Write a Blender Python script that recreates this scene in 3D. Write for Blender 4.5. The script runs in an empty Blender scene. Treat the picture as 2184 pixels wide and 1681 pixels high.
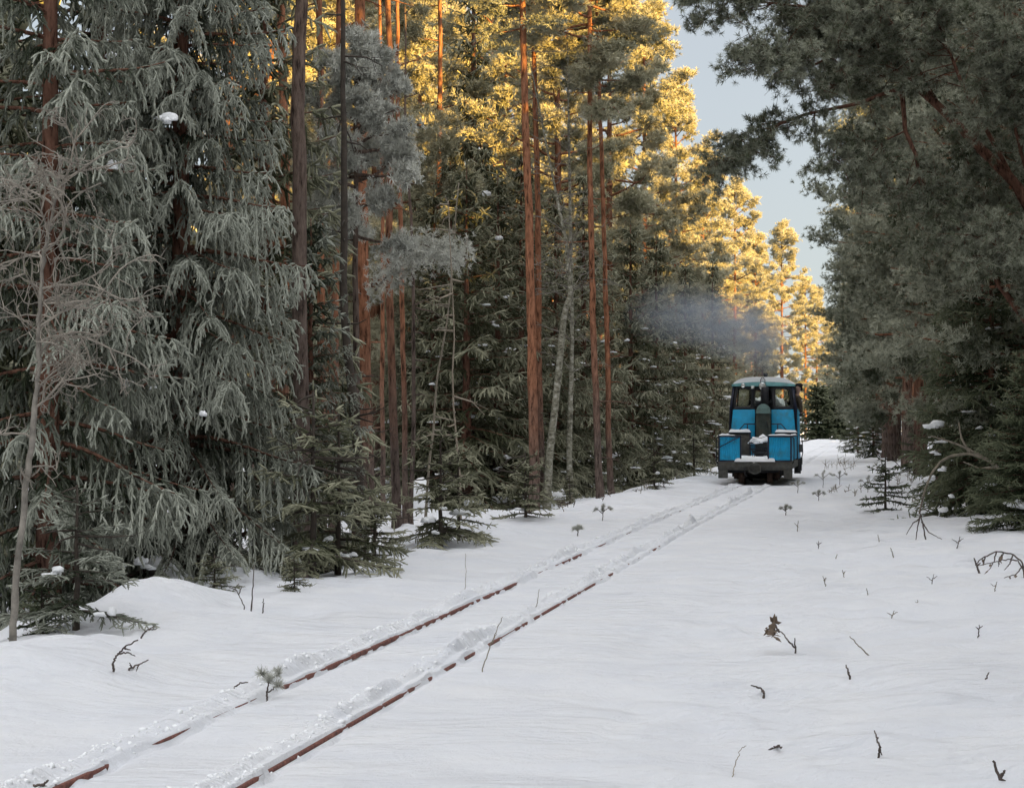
import bpy, bmesh, math, random
import numpy as np
from mathutils import Vector, Matrix

# ------------------------------------------------------------------ camera
F = 4247.0            # focal length in photo pixels (2184 wide)
CX, HZ, CAMZ = 1092.0, 908.0, 1.6
TH = math.atan((1855.0 - CX) / F)      # heading of the track
CT, ST = math.cos(TH), math.sin(TH)
X0 = -3.232           # track centre line crosses Y = 0 here
scene = bpy.context.scene
cam = bpy.data.cameras.new('camera')
cam.sensor_fit = 'HORIZONTAL'
cam.sensor_width = 36.0
cam.lens = 36.0 * F / 2184.0
cam.clip_start, cam.clip_end = 0.1, 3000.0
camo = bpy.data.objects.new('camera', cam)
scene.collection.objects.link(camo)
camo.location = (0, 0, CAMZ)
camo.rotation_euler = (math.radians(90) + math.atan((HZ - 840.5) / F), 0, 0)
scene.camera = camo

# ------------------------------------------------------------------ light
SUN_EL, SUN_A = math.radians(16.0), math.radians(56.0)
sh = Vector((math.sin(SUN_A) * CT - math.cos(SUN_A) * ST, -math.sin(SUN_A) * ST - math.cos(SUN_A) * CT, 0))
sdir = (sh * math.cos(SUN_EL) + Vector((0, 0, math.sin(SUN_EL)))).normalized()
sun = bpy.data.lights.new('sun', 'SUN')
sun.energy, sun.angle, sun.color = 5.0, math.radians(0.6), (1.0, 0.60, 0.13)
suno = bpy.data.objects.new('sun', sun)
scene.collection.objects.link(suno)
suno.rotation_euler = sdir.to_track_quat('Z', 'Y').to_euler()
suno.location = (40, -40, 40)

world = bpy.data.worlds.new('World')
scene.world = world
world.use_nodes = True
wn, wl = world.node_tree.nodes, world.node_tree.links
wn.clear()
wout = wn.new('ShaderNodeOutputWorld')
bg = wn.new('ShaderNodeBackground')
sky = wn.new('ShaderNodeTexSky')
sky.sky_type = 'NISHITA'
sky.sun_disc = False
sky.sun_elevation = SUN_EL
sky.sun_rotation = math.atan2(sdir.x, sdir.y)
tc = wn.new('ShaderNodeTexCoord')
sep = wn.new('ShaderNodeSeparateXYZ')
wl.new(tc.outputs['Generated'], sep.inputs[0])
ramp = wn.new('ShaderNodeValToRGB')          # the overcast: dark low bank, bright overhead
e = ramp.color_ramp.elements
e[0].position, e[0].color = 0.0, (0.30, 0.335, 0.37, 1)
e[1].position, e[1].color = 1.0, (1.0, 1.0, 1.02, 1)
for p, c in ((0.10, (0.32, 0.335, 0.355, 1)), (0.22, (0.335, 0.345, 0.36, 1)), (0.36, (0.50, 0.515, 0.535, 1)), (0.58, (0.90, 0.91, 0.93, 1))):
    k = e.new(p); k.color = c
wl.new(sep.outputs['Z'], ramp.inputs[0])
cn = wn.new('ShaderNodeTexNoise')
cn.inputs['Scale'].default_value = 2.2
cn.inputs['Detail'].default_value = 4
wl.new(tc.outputs['Generated'], cn.inputs['Vector'])
cm = wn.new('ShaderNodeMapRange')
cm.inputs['From Min'].default_value, cm.inputs['From Max'].default_value = 0.3, 0.7
cm.inputs['To Min'].default_value, cm.inputs['To Max'].default_value = 4.0, 4.75
wl.new(cn.outputs['Fac'], cm.inputs['Value'])
cs = wn.new('ShaderNodeVectorMath'); cs.operation = 'SCALE'
dt = wn.new('ShaderNodeVectorMath'); dt.operation = 'DOT_PRODUCT'      # the sky is brighter towards the sun's side
dt.inputs[1].default_value = (sh.x, sh.y, 0)
wl.new(tc.outputs['Generated'], dt.inputs[0])
dm = wn.new('ShaderNodeMapRange')
dm.inputs['From Min'].default_value, dm.inputs['From Max'].default_value = -0.75, 1.0
dm.inputs['To Min'].default_value, dm.inputs['To Max'].default_value = 1.0, 1.75
wl.new(dt.outputs['Value'], dm.inputs['Value'])
dmul = wn.new('ShaderNodeMath'); dmul.operation = 'MULTIPLY'
wl.new(cm.outputs['Result'], dmul.inputs[0]); wl.new(dm.outputs['Result'], dmul.inputs[1])
wl.new(ramp.outputs['Color'], cs.inputs[0]); wl.new(dmul.outputs[0], cs.inputs['Scale'])
mx = wn.new('ShaderNodeMix'); mx.data_type = 'RGBA'
mx.inputs['Factor'].default_value = 0.88
wl.new(sky.outputs['Color'], mx.inputs['A']); wl.new(cs.outputs['Vector'], mx.inputs['B'])
wl.new(mx.outputs['Result'], bg.inputs['Color'])
bg.inputs['Strength'].default_value = 0.1
wl.new(bg.outputs[0], wout.inputs['Surface'])

scene.view_settings.view_transform = 'Standard'
scene.view_settings.look = 'None'
scene.view_settings.gamma = 1.0
scene.view_settings.exposure = 1.85
scene.render.engine = 'CYCLES'
scene.cycles.max_bounces = 5
scene.cycles.diffuse_bounces = 3
scene.cycles.glossy_bounces = 2
scene.cycles.transmission_bounces = 4
scene.cycles.transparent_max_bounces = 8
scene.cycles.volume_bounces = 1
scene.cycles.use_denoising = True

# ------------------------------------------------------------------ helpers
rng = np.random.default_rng(7)
random.seed(7)
COL = scene.collection

def ss(a, b, x):
    t = np.clip((np.asarray(x, float) - a) / (b - a), 0, 1)
    return t * t * (3 - 2 * t)

def hsh(i, j, s):
    n = (i.astype(np.int64) * 374761393 + j.astype(np.int64) * 668265263 + s * 974634777) & 0xffffffff
    n = ((n ^ (n >> 13)) * 1274126177) & 0xffffffff
    n = (n ^ (n >> 16)) & 0xffffffff
    return n / 4294967295.0

def vn(x, y, s=0):
    """smooth value noise, -1..1"""
    x = np.asarray(x, float); y = np.asarray(y, float)
    i, j = np.floor(x), np.floor(y)
    u, v = x - i, y - j
    u = u * u * u * (u * (u * 6 - 15) + 10); v = v * v * v * (v * (v * 6 - 15) + 10)
    a = hsh(i, j, s); b = hsh(i + 1, j, s); c = hsh(i, j + 1, s); d = hsh(i + 1, j + 1, s)
    return 2 * ((a * (1 - u) + b * u) * (1 - v) + (c * (1 - u) + d * u) * v) - 1

def fbm(x, y, s=0, o=4):
    r, a = 0, 0.5
    for k in range(o):
        r = r + a * vn(np.asarray(x) * 2 ** k, np.asarray(y) * 2 ** k, s + k); a *= 0.5
    return r

def st(X, Y):
    dx = np.asarray(X, float) - X0
    return dx * ST + np.asarray(Y, float) * CT, dx * CT - np.asarray(Y, float) * ST

def xy(s, t):
    return X0 + np.asarray(s) * ST + np.asarray(t) * CT, np.asarray(s) * CT - np.asarray(t) * ST

MOUNDS = []      # x, y, height, radius

def track_z(s):
    return -0.07 * ss(30, 54, s) * (1 - ss(75, 130, s))

def gbase(s, t):
    """snow surface without the rails' grooves and ridges"""
    s = np.asarray(s, float); t = np.asarray(t, float)
    z = track_z(s)
    w = 0.35 * vn(s * 0.22, s * 0 + 3.3, 5)
    lf = ss(2.2 + w, 4.3 + w, -t)
    z = z - 0.42 * lf + 0.35 * ss(7, 22, -t)
    z = z + lf * (0.24 * fbm(s * 0.55, t * 0.55, 11, 3) + 0.17 * fbm(s * 1.7, t * 1.7, 15, 2))
    z = z - 0.07 * ss(0.8, 2.0, t) * (1 - ss(2.6, 4.0, t)) + 0.30 * ss(3.6, 9, t)
    rt = ss(0.6, 2.4, np.abs(t))
    z = z + rt * (0.055 * fbm(s * 0.45, t * 0.6, 21, 3))
    # wind-laid ripples, sharper on one side
    q3 = vn(s * 2.6 + 1.2 * vn(s * .6, t * .6, 35), t * 0.75 + 0.4 * s, 36)
    z = z + rt * 0.030 * np.clip(1 - np.abs(q3) * 3.2, 0, 1) * (0.4 + 0.6 * ss(-.2, .5, vn(s * .35, t * .35, 37)))
    q = fbm(s * 1.1 + 0.6 * vn(s * .5, t * .5, 33), t * 0.5, 31, 3)
    z = z + (0.25 + 0.75 * rt) * 0.075 * (1 - np.abs(q) * 2.2)
    q2 = fbm(s * 3.1 + t * 0.4, t * 1.3, 41, 2)
    z = z + (0.3 + 0.7 * rt) * 0.030 * (1 - np.abs(q2) * 2.4)
    z = z - rt * 0.05 * np.clip(vn(s * 2.1, t * 2.6, 81) * 1.3 - 0.45, 0, 1) + rt * .018 * np.clip(vn(s * 3.3, t * 1.5, 83) * 1.3 - .5, 0, 1)
    X, Y = xy(s, t)
    for mx_, my_, h, r in MOUNDS:
        d2 = ((X - mx_) ** 2 + ((Y - my_) * 0.8) ** 2) / (r * r)
        z = z + h * np.exp(-d2 ** 1.3)
    return z

def gz(X, Y):
    s, t = st(X, Y)
    return float(gbase(s, t))

def at(x, y, Y):
    """photo pixel at depth Y -> world point"""
    return Vector(((x - CX) / F * Y, Y, CAMZ + (HZ - y) / F * Y))

def hit(x, y):
    """where the ray through a photo pixel meets the snow"""
    Y = F * CAMZ / (y - HZ)
    for _ in range(30):
        z = gz((x - CX) / F * Y, Y)
        Y = 0.5 * Y + 0.5 * F * (CAMZ - z) / (y - HZ)
    return Vector(((x - CX) / F * Y, Y, gz((x - CX) / F * Y, Y)))

for px, py, Y, h, r in ((60, 1452, 12.6, 0.18, 0.75), (320, 1300, 17.4, 0.24, 0.55), (480, 1240, 20.4, 0.30, 0.50),
                        (150, 1330, 16.2, 0.18, 0.8), (930, 1128, 33.0, 0.30, 0.9), (1010, 1150, 28.5, 0.16, 0.8)):
    MOUNDS.append(((px - CX) / F * Y, Y, h, r))

class MB:
    """collects triangles; .build() links them as one mesh object"""
    def __init__(self):
        self.V, self.T, self.A, self.n = [], [], [], 0
    def add(self, V, T, a=0.0):
        V = np.asarray(V, float).reshape(-1, 3); T = np.asarray(T, np.int64).reshape(-1, 3)
        self.V.append(V); self.T.append(T + self.n)
        self.A.append(np.broadcast_to(np.asarray(a, float), (len(V),)).copy() if np.ndim(a) == 0 else np.asarray(a, float))
        self.n += len(V)
        return self
    def box(self, x0, x1, y0, y1, z0, z1, a=0.0):
        V = [(x, y, z) for x in (x0, x1) for y in (y0, y1) for z in (z0, z1)]
        Q = [(0, 1, 3, 2), (4, 6, 7, 5), (0, 4, 5, 1), (2, 3, 7, 6), (0, 2, 6, 4), (1, 5, 7, 3)]
        return self.add(V, [t for q in Q for t in ((q[0], q[1], q[2]), (q[0], q[2], q[3]))], a)
    def bar(self, p, q, r, n=6, a=0.0):
        return self.tube([p, q], [r, r], n, a)
    def tube(self, P, R, n=6, a=0.0, cap=True, jit=0.0):
        P = np.asarray(P, float); R = np.broadcast_to(np.asarray(R, float), (len(P),))
        d = np.gradient(P, axis=0) if len(P) > 2 else np.repeat((P[1] - P[0])[None], 2, 0)
        d /= np.linalg.norm(d, axis=1)[:, None] + 1e-12
        ref = np.array([0, 0, 1.0]) if abs(d[:, 2].mean()) < 0.8 else np.array([1.0, 0, 0])
        u = np.cross(d, ref); u /= np.linalg.norm(u, axis=1)[:, None] + 1e-9
        v = np.cross(d, u)
        ang = np.arange(n) * 2 * math.pi / n
        rr = R[:, None] * (1 + jit * rng.uniform(-1, 1, (len(P), n)))
        V = P[:, None] + rr[..., None] * (np.cos(ang)[None, :, None] * u[:, None] + np.sin(ang)[None, :, None] * v[:, None])
        m = len(P)
        i, j = np.meshgrid(np.arange(m - 1), np.arange(n), indexing='ij')
        A = i * n + j; B = i * n + (j + 1) % n; C = A + n; D = B + n
        T = np.concatenate([np.stack([A, B, D], -1).reshape(-1, 3), np.stack([A, D, C], -1).reshape(-1, 3)])
        V = V.reshape(-1, 3)
        if cap:
            V = np.concatenate([V, P[:1], P[-1:]])
            k = np.arange(n)
            c0 = np.stack([np.full(n, m * n), (k + 1) % n, k], -1)
            c1 = np.stack([np.full(n, m * n + 1), (m - 1) * n + k, (m - 1) * n + (k + 1) % n], -1)
            T = np.concatenate([T, c0, c1])
        return self.add(V, T, a)
    def lathe(self, prof, n=20, origin=(0, 0, 0), axis='z', a=0.0):
        prof = np.asarray(prof, float)
        ang = np.arange(n) * 2 * math.pi / n
        r, h = prof[:, 0], prof[:, 1]
        V = np.stack([r[:, None] * np.cos(ang), r[:, None] * np.sin(ang), np.repeat(h[:, None], n, 1)], -1).reshape(-1, 3)
        if axis == 'y': V = V[:, [0, 2, 1]] * np.array([1, 1, -1])
        if axis == 'x': V = V[:, [2, 0, 1]]
        m = len(prof)
        i, j = np.meshgrid(np.arange(m - 1), np.arange(n), indexing='ij')
        A = i * n + j; B = i * n + (j + 1) % n; C = A + n; D = B + n
        T = np.concatenate([np.stack([A, B, D], -1).reshape(-1, 3), np.stack([A, D, C], -1).reshape(-1, 3)])
        return self.add(V + np.asarray(origin), T, a)
    def blob(self, c, r, amp=0.25, seed=0, sub=2, flat=None, a=0.0):
        V, T = ICO[sub]
        V = V.copy()
        k = 1 + amp * (vn(V[:, 0] * 1.7 + seed * 7.1, V[:, 1] * 1.7 + V[:, 2] * 2.3, seed) + 0.5 * vn(V[:, 0] * 4 + seed, V[:, 1] * 4 - V[:, 2] * 3, seed + 9))
        V = V * k[:, None]
        if flat is not None: V[:, 2] = np.maximum(V[:, 2], flat)
        return self.add(V * np.asarray(r) + np.asarray(c), T, a)
    def inst(self, proto, M, P, a):
        """proto (V,T,tip) placed n times: M (n,3,3) columns = axes, P (n,3), a (n,) tint"""
        V, T, tip = proto
        n = len(P)
        W = np.einsum('nij,vj->nvi', M, V) + P[:, None]
        TT = T[None] + (np.arange(n) * len(V))[:, None, None]
        A = (np.asarray(a)[:, None] + tip[None]).reshape(-1)
        return self.add(W.reshape(-1, 3), TT.reshape(-1, 3), A)
    def mesh(self, name, mat=None, smooth=False):
        V = np.concatenate(self.V); T = np.concatenate(self.T); A = np.concatenate(self.A)
        me = bpy.data.meshes.new(name)
        me.vertices.add(len(V)); me.vertices.foreach_set('co', V.astype(np.float32).ravel())
        me.loops.add(len(T) * 3); me.loops.foreach_set('vertex_index', T.astype(np.int32).ravel())
        me.polygons.add(len(T))
        me.polygons.foreach_set('loop_start', np.arange(0, len(T) * 3, 3, dtype=np.int32))
        if smooth: me.polygons.foreach_set('use_smooth', np.ones(len(T), bool))
        at_ = me.attributes.new('tint', 'FLOAT', 'POINT'); at_.data.foreach_set('value', A.astype(np.float32))
        me.update(calc_edges=True)
        if mat: me.materials.append(mat)
        return me
    def build(self, name, mat=None, parent=None, smooth=False, loc=None):
        return link(name, self.mesh(name, mat, smooth), parent, loc)

def link(name, me, parent=None, loc=None, rz=0.0):
    o = bpy.data.objects.new(name, me)
    COL.objects.link(o)
    if parent: o.parent = parent
    if loc is not None: o.location = loc
    if rz: o.rotation_euler = (0, 0, rz)
    return o

def tag(o, label=None, cat=None, group=None, kind=None):
    for k, v in (('label', label), ('category', cat), ('group', group), ('kind', kind)):
        if v: o[k] = v
    return o

def thing(name, label, cat, loc=(0, 0, 0), rz=0.0, group=None):
    o = link(name, None, None, loc, rz)
    o.empty_display_size = 0.3
    return tag(o, label, cat, group)

def copy_tree(o, parent=None):
    c = o.copy(); COL.objects.link(c)
    if parent: c.parent = parent
    for ch in list(o.children): copy_tree(ch, c)
    return c

def ico(sub):
    bm = bmesh.new(); bmesh.ops.create_icosphere(bm, subdivisions=sub, radius=1)
    V = np.array([v.co[:] for v in bm.verts]); T = np.array([[v.index for v in f.verts] for f in bm.faces])
    bm.free(); return V, T
ICO = {k: ico(k) for k in (1, 2, 3)}

# ------------------------------------------------------------------ materials
def nodes(name):
    m = bpy.data.materials.new(name); m.use_nodes = True
    nt = m.node_tree; p = nt.nodes['Principled BSDF']
    return m, nt, p

def noise(nt, scale, detail=3, rough=0.5, vec=None, stretch=None, coord='Object'):
    t = nt.nodes.new('ShaderNodeTexNoise'); t.inputs['Scale'].default_value = scale
    t.inputs['Detail'].default_value = detail; t.inputs['Roughness'].default_value = rough
    c = nt.nodes.new('ShaderNodeTexCoord'); v = c.outputs[coord]
    if stretch:
        mp = nt.nodes.new('ShaderNodeMapping'); mp.inputs['Scale'].default_value = stretch
        nt.links.new(v, mp.inputs['Vector']); v = mp.outputs[0]
    nt.links.new(v, t.inputs['Vector'])
    return t.outputs['Fac']

def rampn(nt, fac, stops):
    r = nt.nodes.new('ShaderNodeValToRGB'); e = r.color_ramp.elements
    e[0].position, e[0].color = stops[0][0], (*stops[0][1], 1)
    e[1].position, e[1].color = stops[-1][0], (*stops[-1][1], 1)
    for p, c in stops[1:-1]:
        k = e.new(p); k.color = (*c, 1)
    nt.links.new(fac, r.inputs[0]); return r.outputs['Color']

def bump(nt, p, fac, strength, dist):
    b = nt.nodes.new('ShaderNodeBump'); b.inputs['Strength'].default_value = strength; b.inputs['Distance'].default_value = dist
    nt.links.new(fac, b.inputs['Height']); nt.links.new(b.outputs[0], p.inputs['Normal'])

def math_(nt, op, a, b=None, clamp=False):
    n = nt.nodes.new('ShaderNodeMath'); n.operation = op; n.use_clamp = clamp
    for k, v in enumerate((a, b)):
        if v is None: continue
        if isinstance(v, (int, float)): n.inputs[k].default_value = v
        else: nt.links.new(v, n.inputs[k])
    return n.outputs[0]

def plain(name, col, rough=0.6, metal=0.0, var=0.25, scale=6.0, bmp=0.0, dirt=None):
    m, nt, p = nodes(name)
    f = noise(nt, scale, 4, 0.6)
    lo = tuple(c * (1 - var) for c in col); hi = tuple(min(1, c * (1 + var)) for c in col)
    c = rampn(nt, f, [(0.3, lo), (0.7, hi)])
    if dirt:
        g = noise(nt, scale * 0.6, 6, 0.75)
        mxn = nt.nodes.new('ShaderNodeMix'); mxn.data_type = 'RGBA'
        nt.links.new(math_(nt, 'MULTIPLY', math_(nt, 'SUBTRACT', g, 0.5, True), 5.0, True), mxn.inputs['Factor'])
        nt.links.new(c, mxn.inputs['A']); mxn.inputs['B'].default_value = (*dirt, 1)
        c = mxn.outputs['Result']
    nt.links.new(c, p.inputs['Base Color'])
    p.inputs['Roughness'].default_value = rough; p.inputs['Metallic'].default_value = metal
    if bmp: bump(nt, p, f, 0.6, bmp)
    return m

def foliage(name, green, frost, lo=0.25, hi=0.75, trans=0.0):
    """needle colour from rimed to green by each twig's own tint"""
    m, nt, p = nodes(name)
    a = nt.nodes.new('ShaderNodeAttribute'); a.attribute_name = 'tint'
    oi = nt.nodes.new('ShaderNodeObjectInfo')
    n = noise(nt, 0.9, 2)
    f = math_(nt, 'ADD', a.outputs['Fac'], math_(nt, 'MULTIPLY', math_(nt, 'SUBTRACT', n, 0.5), 0.55))
    f = math_(nt, 'ADD', f, math_(nt, 'MULTIPLY', math_(nt, 'SUBTRACT', oi.outputs['Random'], 0.5), 0.22))
    mid = tuple(0.5 * (x + y) for x, y in zip(green, frost))
    c = rampn(nt, f, [(lo, green), (0.5 * (lo + hi), mid), (hi, frost)])
    nt.links.new(c, p.inputs['Base Color'])
    p.inputs['Roughness'].default_value = 0.75
    p.inputs['Specular IOR Level'].default_value = 0.15
    return m

M = {}
M['spruce_rime'] = foliage('spruce_rime', (0.036, 0.046, 0.026), (0.385, 0.40, 0.335), 0.10, 1.05)
M['spruce_green'] = foliage('spruce_green', (0.064, 0.070, 0.036), (0.38, 0.375, 0.265), 0.1, 1.15)
M['spruce_dark'] = foliage('spruce_dark', (0.034, 0.048, 0.022), (0.17, 0.185, 0.115), 0.1, 1.1)
M['pine_rime'] = foliage('pine_rime', (0.14, 0.14, 0.07), (0.56, 0.53, 0.385), -0.1, 0.9)
M['pine_olive'] = foliage('pine_olive', (0.062, 0.074, 0.040), (0.45, 0.46, 0.36), 0.03, 0.98)
M['pine_grey'] = foliage('pine_grey', (0.10, 0.105, 0.075), (0.60, 0.60, 0.54), -0.15, 0.8)

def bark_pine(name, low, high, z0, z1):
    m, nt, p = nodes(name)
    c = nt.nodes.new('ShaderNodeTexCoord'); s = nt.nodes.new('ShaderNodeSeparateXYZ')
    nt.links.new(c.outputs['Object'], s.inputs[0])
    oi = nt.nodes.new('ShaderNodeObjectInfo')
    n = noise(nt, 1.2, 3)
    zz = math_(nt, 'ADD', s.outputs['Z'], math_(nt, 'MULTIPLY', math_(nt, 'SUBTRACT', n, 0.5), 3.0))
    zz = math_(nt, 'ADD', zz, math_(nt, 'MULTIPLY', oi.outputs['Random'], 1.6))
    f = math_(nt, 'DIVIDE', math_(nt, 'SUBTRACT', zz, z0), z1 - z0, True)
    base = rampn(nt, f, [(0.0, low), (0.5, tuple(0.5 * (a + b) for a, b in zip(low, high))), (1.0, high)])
    fl = noise(nt, 12, 6, 0.7, stretch=(1.5, 1.5, 0.32))
    mxn = nt.nodes.new('ShaderNodeMix'); mxn.data_type = 'RGBA'; mxn.blend_type = 'MULTIPLY'
    mxn.inputs['Factor'].default_value = 1.0
    nt.links.new(base, mxn.inputs['A'])
    nt.links.new(rampn(nt, fl, [(0.36, (0.16, 0.15, 0.15)), (0.47, (0.75, 0.73, 0.72)), (0.58, (1.05, 1.05, 1.05)), (0.75, (1.55, 1.5, 1.45))]), mxn.inputs['B'])
    nt.links.new(mxn.outputs['Result'], p.inputs['Base Color'])
    p.inputs['Roughness'].default_value = 0.9; p.inputs['Specular IOR Level'].default_value = 0.1
    bump(nt, p, fl, 0.9, 0.03)
    return m
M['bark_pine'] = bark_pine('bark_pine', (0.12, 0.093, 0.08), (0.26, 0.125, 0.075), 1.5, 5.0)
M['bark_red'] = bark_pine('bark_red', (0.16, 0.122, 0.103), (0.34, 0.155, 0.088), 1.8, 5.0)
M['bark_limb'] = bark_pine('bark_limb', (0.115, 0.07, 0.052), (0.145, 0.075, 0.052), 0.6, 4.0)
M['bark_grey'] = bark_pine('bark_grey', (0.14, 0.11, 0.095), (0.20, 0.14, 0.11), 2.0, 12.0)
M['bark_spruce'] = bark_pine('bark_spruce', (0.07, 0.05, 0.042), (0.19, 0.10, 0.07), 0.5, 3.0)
M['bark_dark'] = plain('bark_dark', (0.055, 0.043, 0.033), 0.9, 0, 0.4, 9, 0.02)
M['twig'] = plain('twig', (0.085, 0.065, 0.055), 0.9, 0, 0.35, 12)
M['straw'] = plain('straw', (0.30, 0.25, 0.19), 0.9, 0, 0.3, 12)
M['dead_wood'] = plain('dead_wood', (0.22, 0.19, 0.145), 0.9, 0, 0.35, 10, 0.01)
M['rimed_twig'] = plain('rimed_twig', (0.27, 0.24, 0.20), 0.9, 0, 0.35, 5)
M['rimed_bark'] = plain('rimed_bark', (0.22, 0.20, 0.17), 0.9, 0, 0.45, 9, 0.015)

def birch_bark():
    m, nt, p = nodes('birch_bark')
    f = noise(nt, 9, 5, 0.7, stretch=(1, 1, 1.6))
    c = rampn(nt, f, [(0.36, (0.06, 0.055, 0.04)), (0.46, (0.20, 0.19, 0.135)), (0.56, (0.30, 0.29, 0.23)), (0.68, (0.52, 0.50, 0.44))])
    nt.links.new(c, p.inputs['Base Color']); p.inputs['Roughness'].default_value = 0.85
    bump(nt, p, f, 0.4, 0.01)
    return m
M['birch_bark'] = birch_bark()

def snow_mat(name, grain=1.0):
    m, nt, p = nodes(name)
    c = nt.nodes.new('ShaderNodeTexCoord')
    n1 = noise(nt, 30, 5, 0.7); n2 = noise(nt, 3.5, 4, 0.6, stretch=(1, 1, 1)); n3 = noise(nt, 240, 2, 0.6)
    col = rampn(nt, noise(nt, 1.3, 4, 0.6), [(0.3, (0.82, 0.84, 0.885)), (0.7, (0.885, 0.895, 0.915))])
    nt.links.new(col, p.inputs['Base Color'])
    p.inputs['Roughness'].default_value = 0.8; p.inputs['Specular IOR Level'].default_value = 0.15
    h = math_(nt, 'ADD', math_(nt, 'MULTIPLY', n1, 0.35), math_(nt, 'MULTIPLY', n2, 1.0))
    h = math_(nt, 'ADD', h, math_(nt, 'MULTIPLY', n3, 0.10))
    w1 = noise(nt, 1.0, 4, 0.62, stretch=(0.9, 3.0, 1)); w2 = noise(nt, 1.0, 3, 0.6, stretch=(3.5, 8.0, 1))
    pm = math_(nt, 'MULTIPLY', math_(nt, 'SUBTRACT', noise(nt, 0.45, 2), 0.36, True), 6.0, True)
    h = math_(nt, 'ADD', h, math_(nt, 'MULTIPLY', pm, math_(nt, 'ADD', math_(nt, 'MULTIPLY', w1, 5.0), math_(nt, 'MULTIPLY', w2, 0.5))))
    bump(nt, p, h, 0.9 * grain, 0.06)
    return m
M['snow'] = snow_mat('snow')
M['snow_clump'] = plain('snow_clump', (0.86, 0.87, 0.88), 0.85, 0, 0.04, 20, 0.01)
def rail_mat():
    m, nt, p = nodes('rail_rust')
    f = noise(nt, 25, 5, 0.7); g = noise(nt, 3, 3)
    c = rampn(nt, f, [(0.3, (0.06, 0.026, 0.022)), (0.52, (0.19, 0.068, 0.05)), (0.75, (0.33, 0.14, 0.10))])
    nt.links.new(c, p.inputs['Base Color']); p.inputs['Roughness'].default_value = 0.85
    bump(nt, p, f, 0.5, 0.004)
    return m
M['rail'] = rail_mat()

# ------------------------------------------------------------------ snow-covered ground
def cover(s, side):
    """how far the snow buries each rail at s (0 bare .. 1 buried)"""
    s = np.asarray(s, float)
    n = vn(s * 0.9, s * 0 + 7.7 * side, 51) + 0.6 * vn(s * 3.1, s * 0 + 1.3, 52)
    if side < 0:
        bare = np.maximum(ss(12.3, 12.7, s) * (1 - ss(17, 23.5, s)), np.maximum(ss(8.0, 8.4, s) * (1 - ss(9.4, 9.7, s)), ss(23.5, 24, s) * (1 - ss(25.2, 26, s))))
        return np.clip(0.95 - 0.85 * bare + 0.32 * n, 0, 1)
    bare = ss(6.0, 6.2, s) * (1 - ss(19, 30, s))
    return np.clip(0.85 - 0.56 * bare + 0.30 * n, 0, 1)

def ground_full(s, t):
    z = gbase(s, t)
    zt = track_z(s)
    k = 1 - ss(0.9, 1.5, np.abs(t))
    teeth = np.cos(2 * math.pi * s / 0.56 + 1.2 * vn(s * .3, s * 0, 3))
    # between the rails the sleepers show as soft steps
    z = z + 0.012 * teeth * (1 - ss(0.30, 0.60, np.abs(t))) * ss(9, 13, s) * (1 - ss(28, 36, s))
    z = z - 0.02 * k
    fade = 1 - 0.6 * ss(60, 140, s)
    for side, t0 in ((-1, -0.4), (1, 0.4)):
        d = t - t0
        c = cover(s, side)
        lump = 0.5 + 0.5 * vn(s * 2.4, t * 5, 60 + side) + 0.16 * vn(s * 8, t * 11, 63 + side)
        big = 0.6 + 0.7 * vn(s * 0.6, s * 0 + side, 66)
        if side < 0:   # ridge thrown out on the field side, groove on the gauge side
            ridge = (0.050 + 0.050 * big) * np.exp(-((d + 0.12) / 0.075) ** 2) * (0.45 + 0.75 * lump)
            gro = np.exp(-((d - 0.055) / (0.040 + 0.022 * teeth)) ** 2)
            z = z + fade * (ridge - 0.050 * gro * (1 - 0.75 * c))
        else:
            bigr = 0.4 + 1.5 * np.clip(vn(s * 0.75, s * 0 + 2.2, 69), 0, 1)
            ridge = (0.022 + 0.075 * bigr) * np.exp(-((d + 0.10) / 0.06) ** 2) * (0.45 + 0.8 * lump)
            gro = np.exp(-((d - 0.05) / 0.035) ** 2)
            z = z + fade * (ridge - 0.042 * gro * (1 - 0.8 * c) * (0.8 + 0.35 * teeth))
        e = side * d if side > 0 else -side * d        # towards the side that shows its steel
        cap = zt + 0.006 + 0.035 * np.clip(lump, 0, 1.2) * (0.35 + 0.65 * c)
        edge = np.where(c > 0.5, cap - 0.01, zt - (0.042 if side < 0 else 0.022))
        edge2 = np.where(c > 0.5, cap - 0.02, np.minimum(z, zt - (0.03 if side < 0 else 0.018)))
        z = np.where((e > -0.034) & (e < 0.014 + 0.010 * vn(s * 7, t * 0, 71)), np.maximum(z * .35 + cap * .65, cap), z)
        z = np.where((e >= 0.014 + 0.010 * vn(s * 7, t * 0, 71)) & (e < 0.030), edge, z)
        z = np.where((e >= 0.030) & (e < 0.050), np.where(c > .5, .5 * z + .5 * edge2, z if side < 0 else np.maximum(z, zt - 0.022)), z)
    return z

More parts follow.
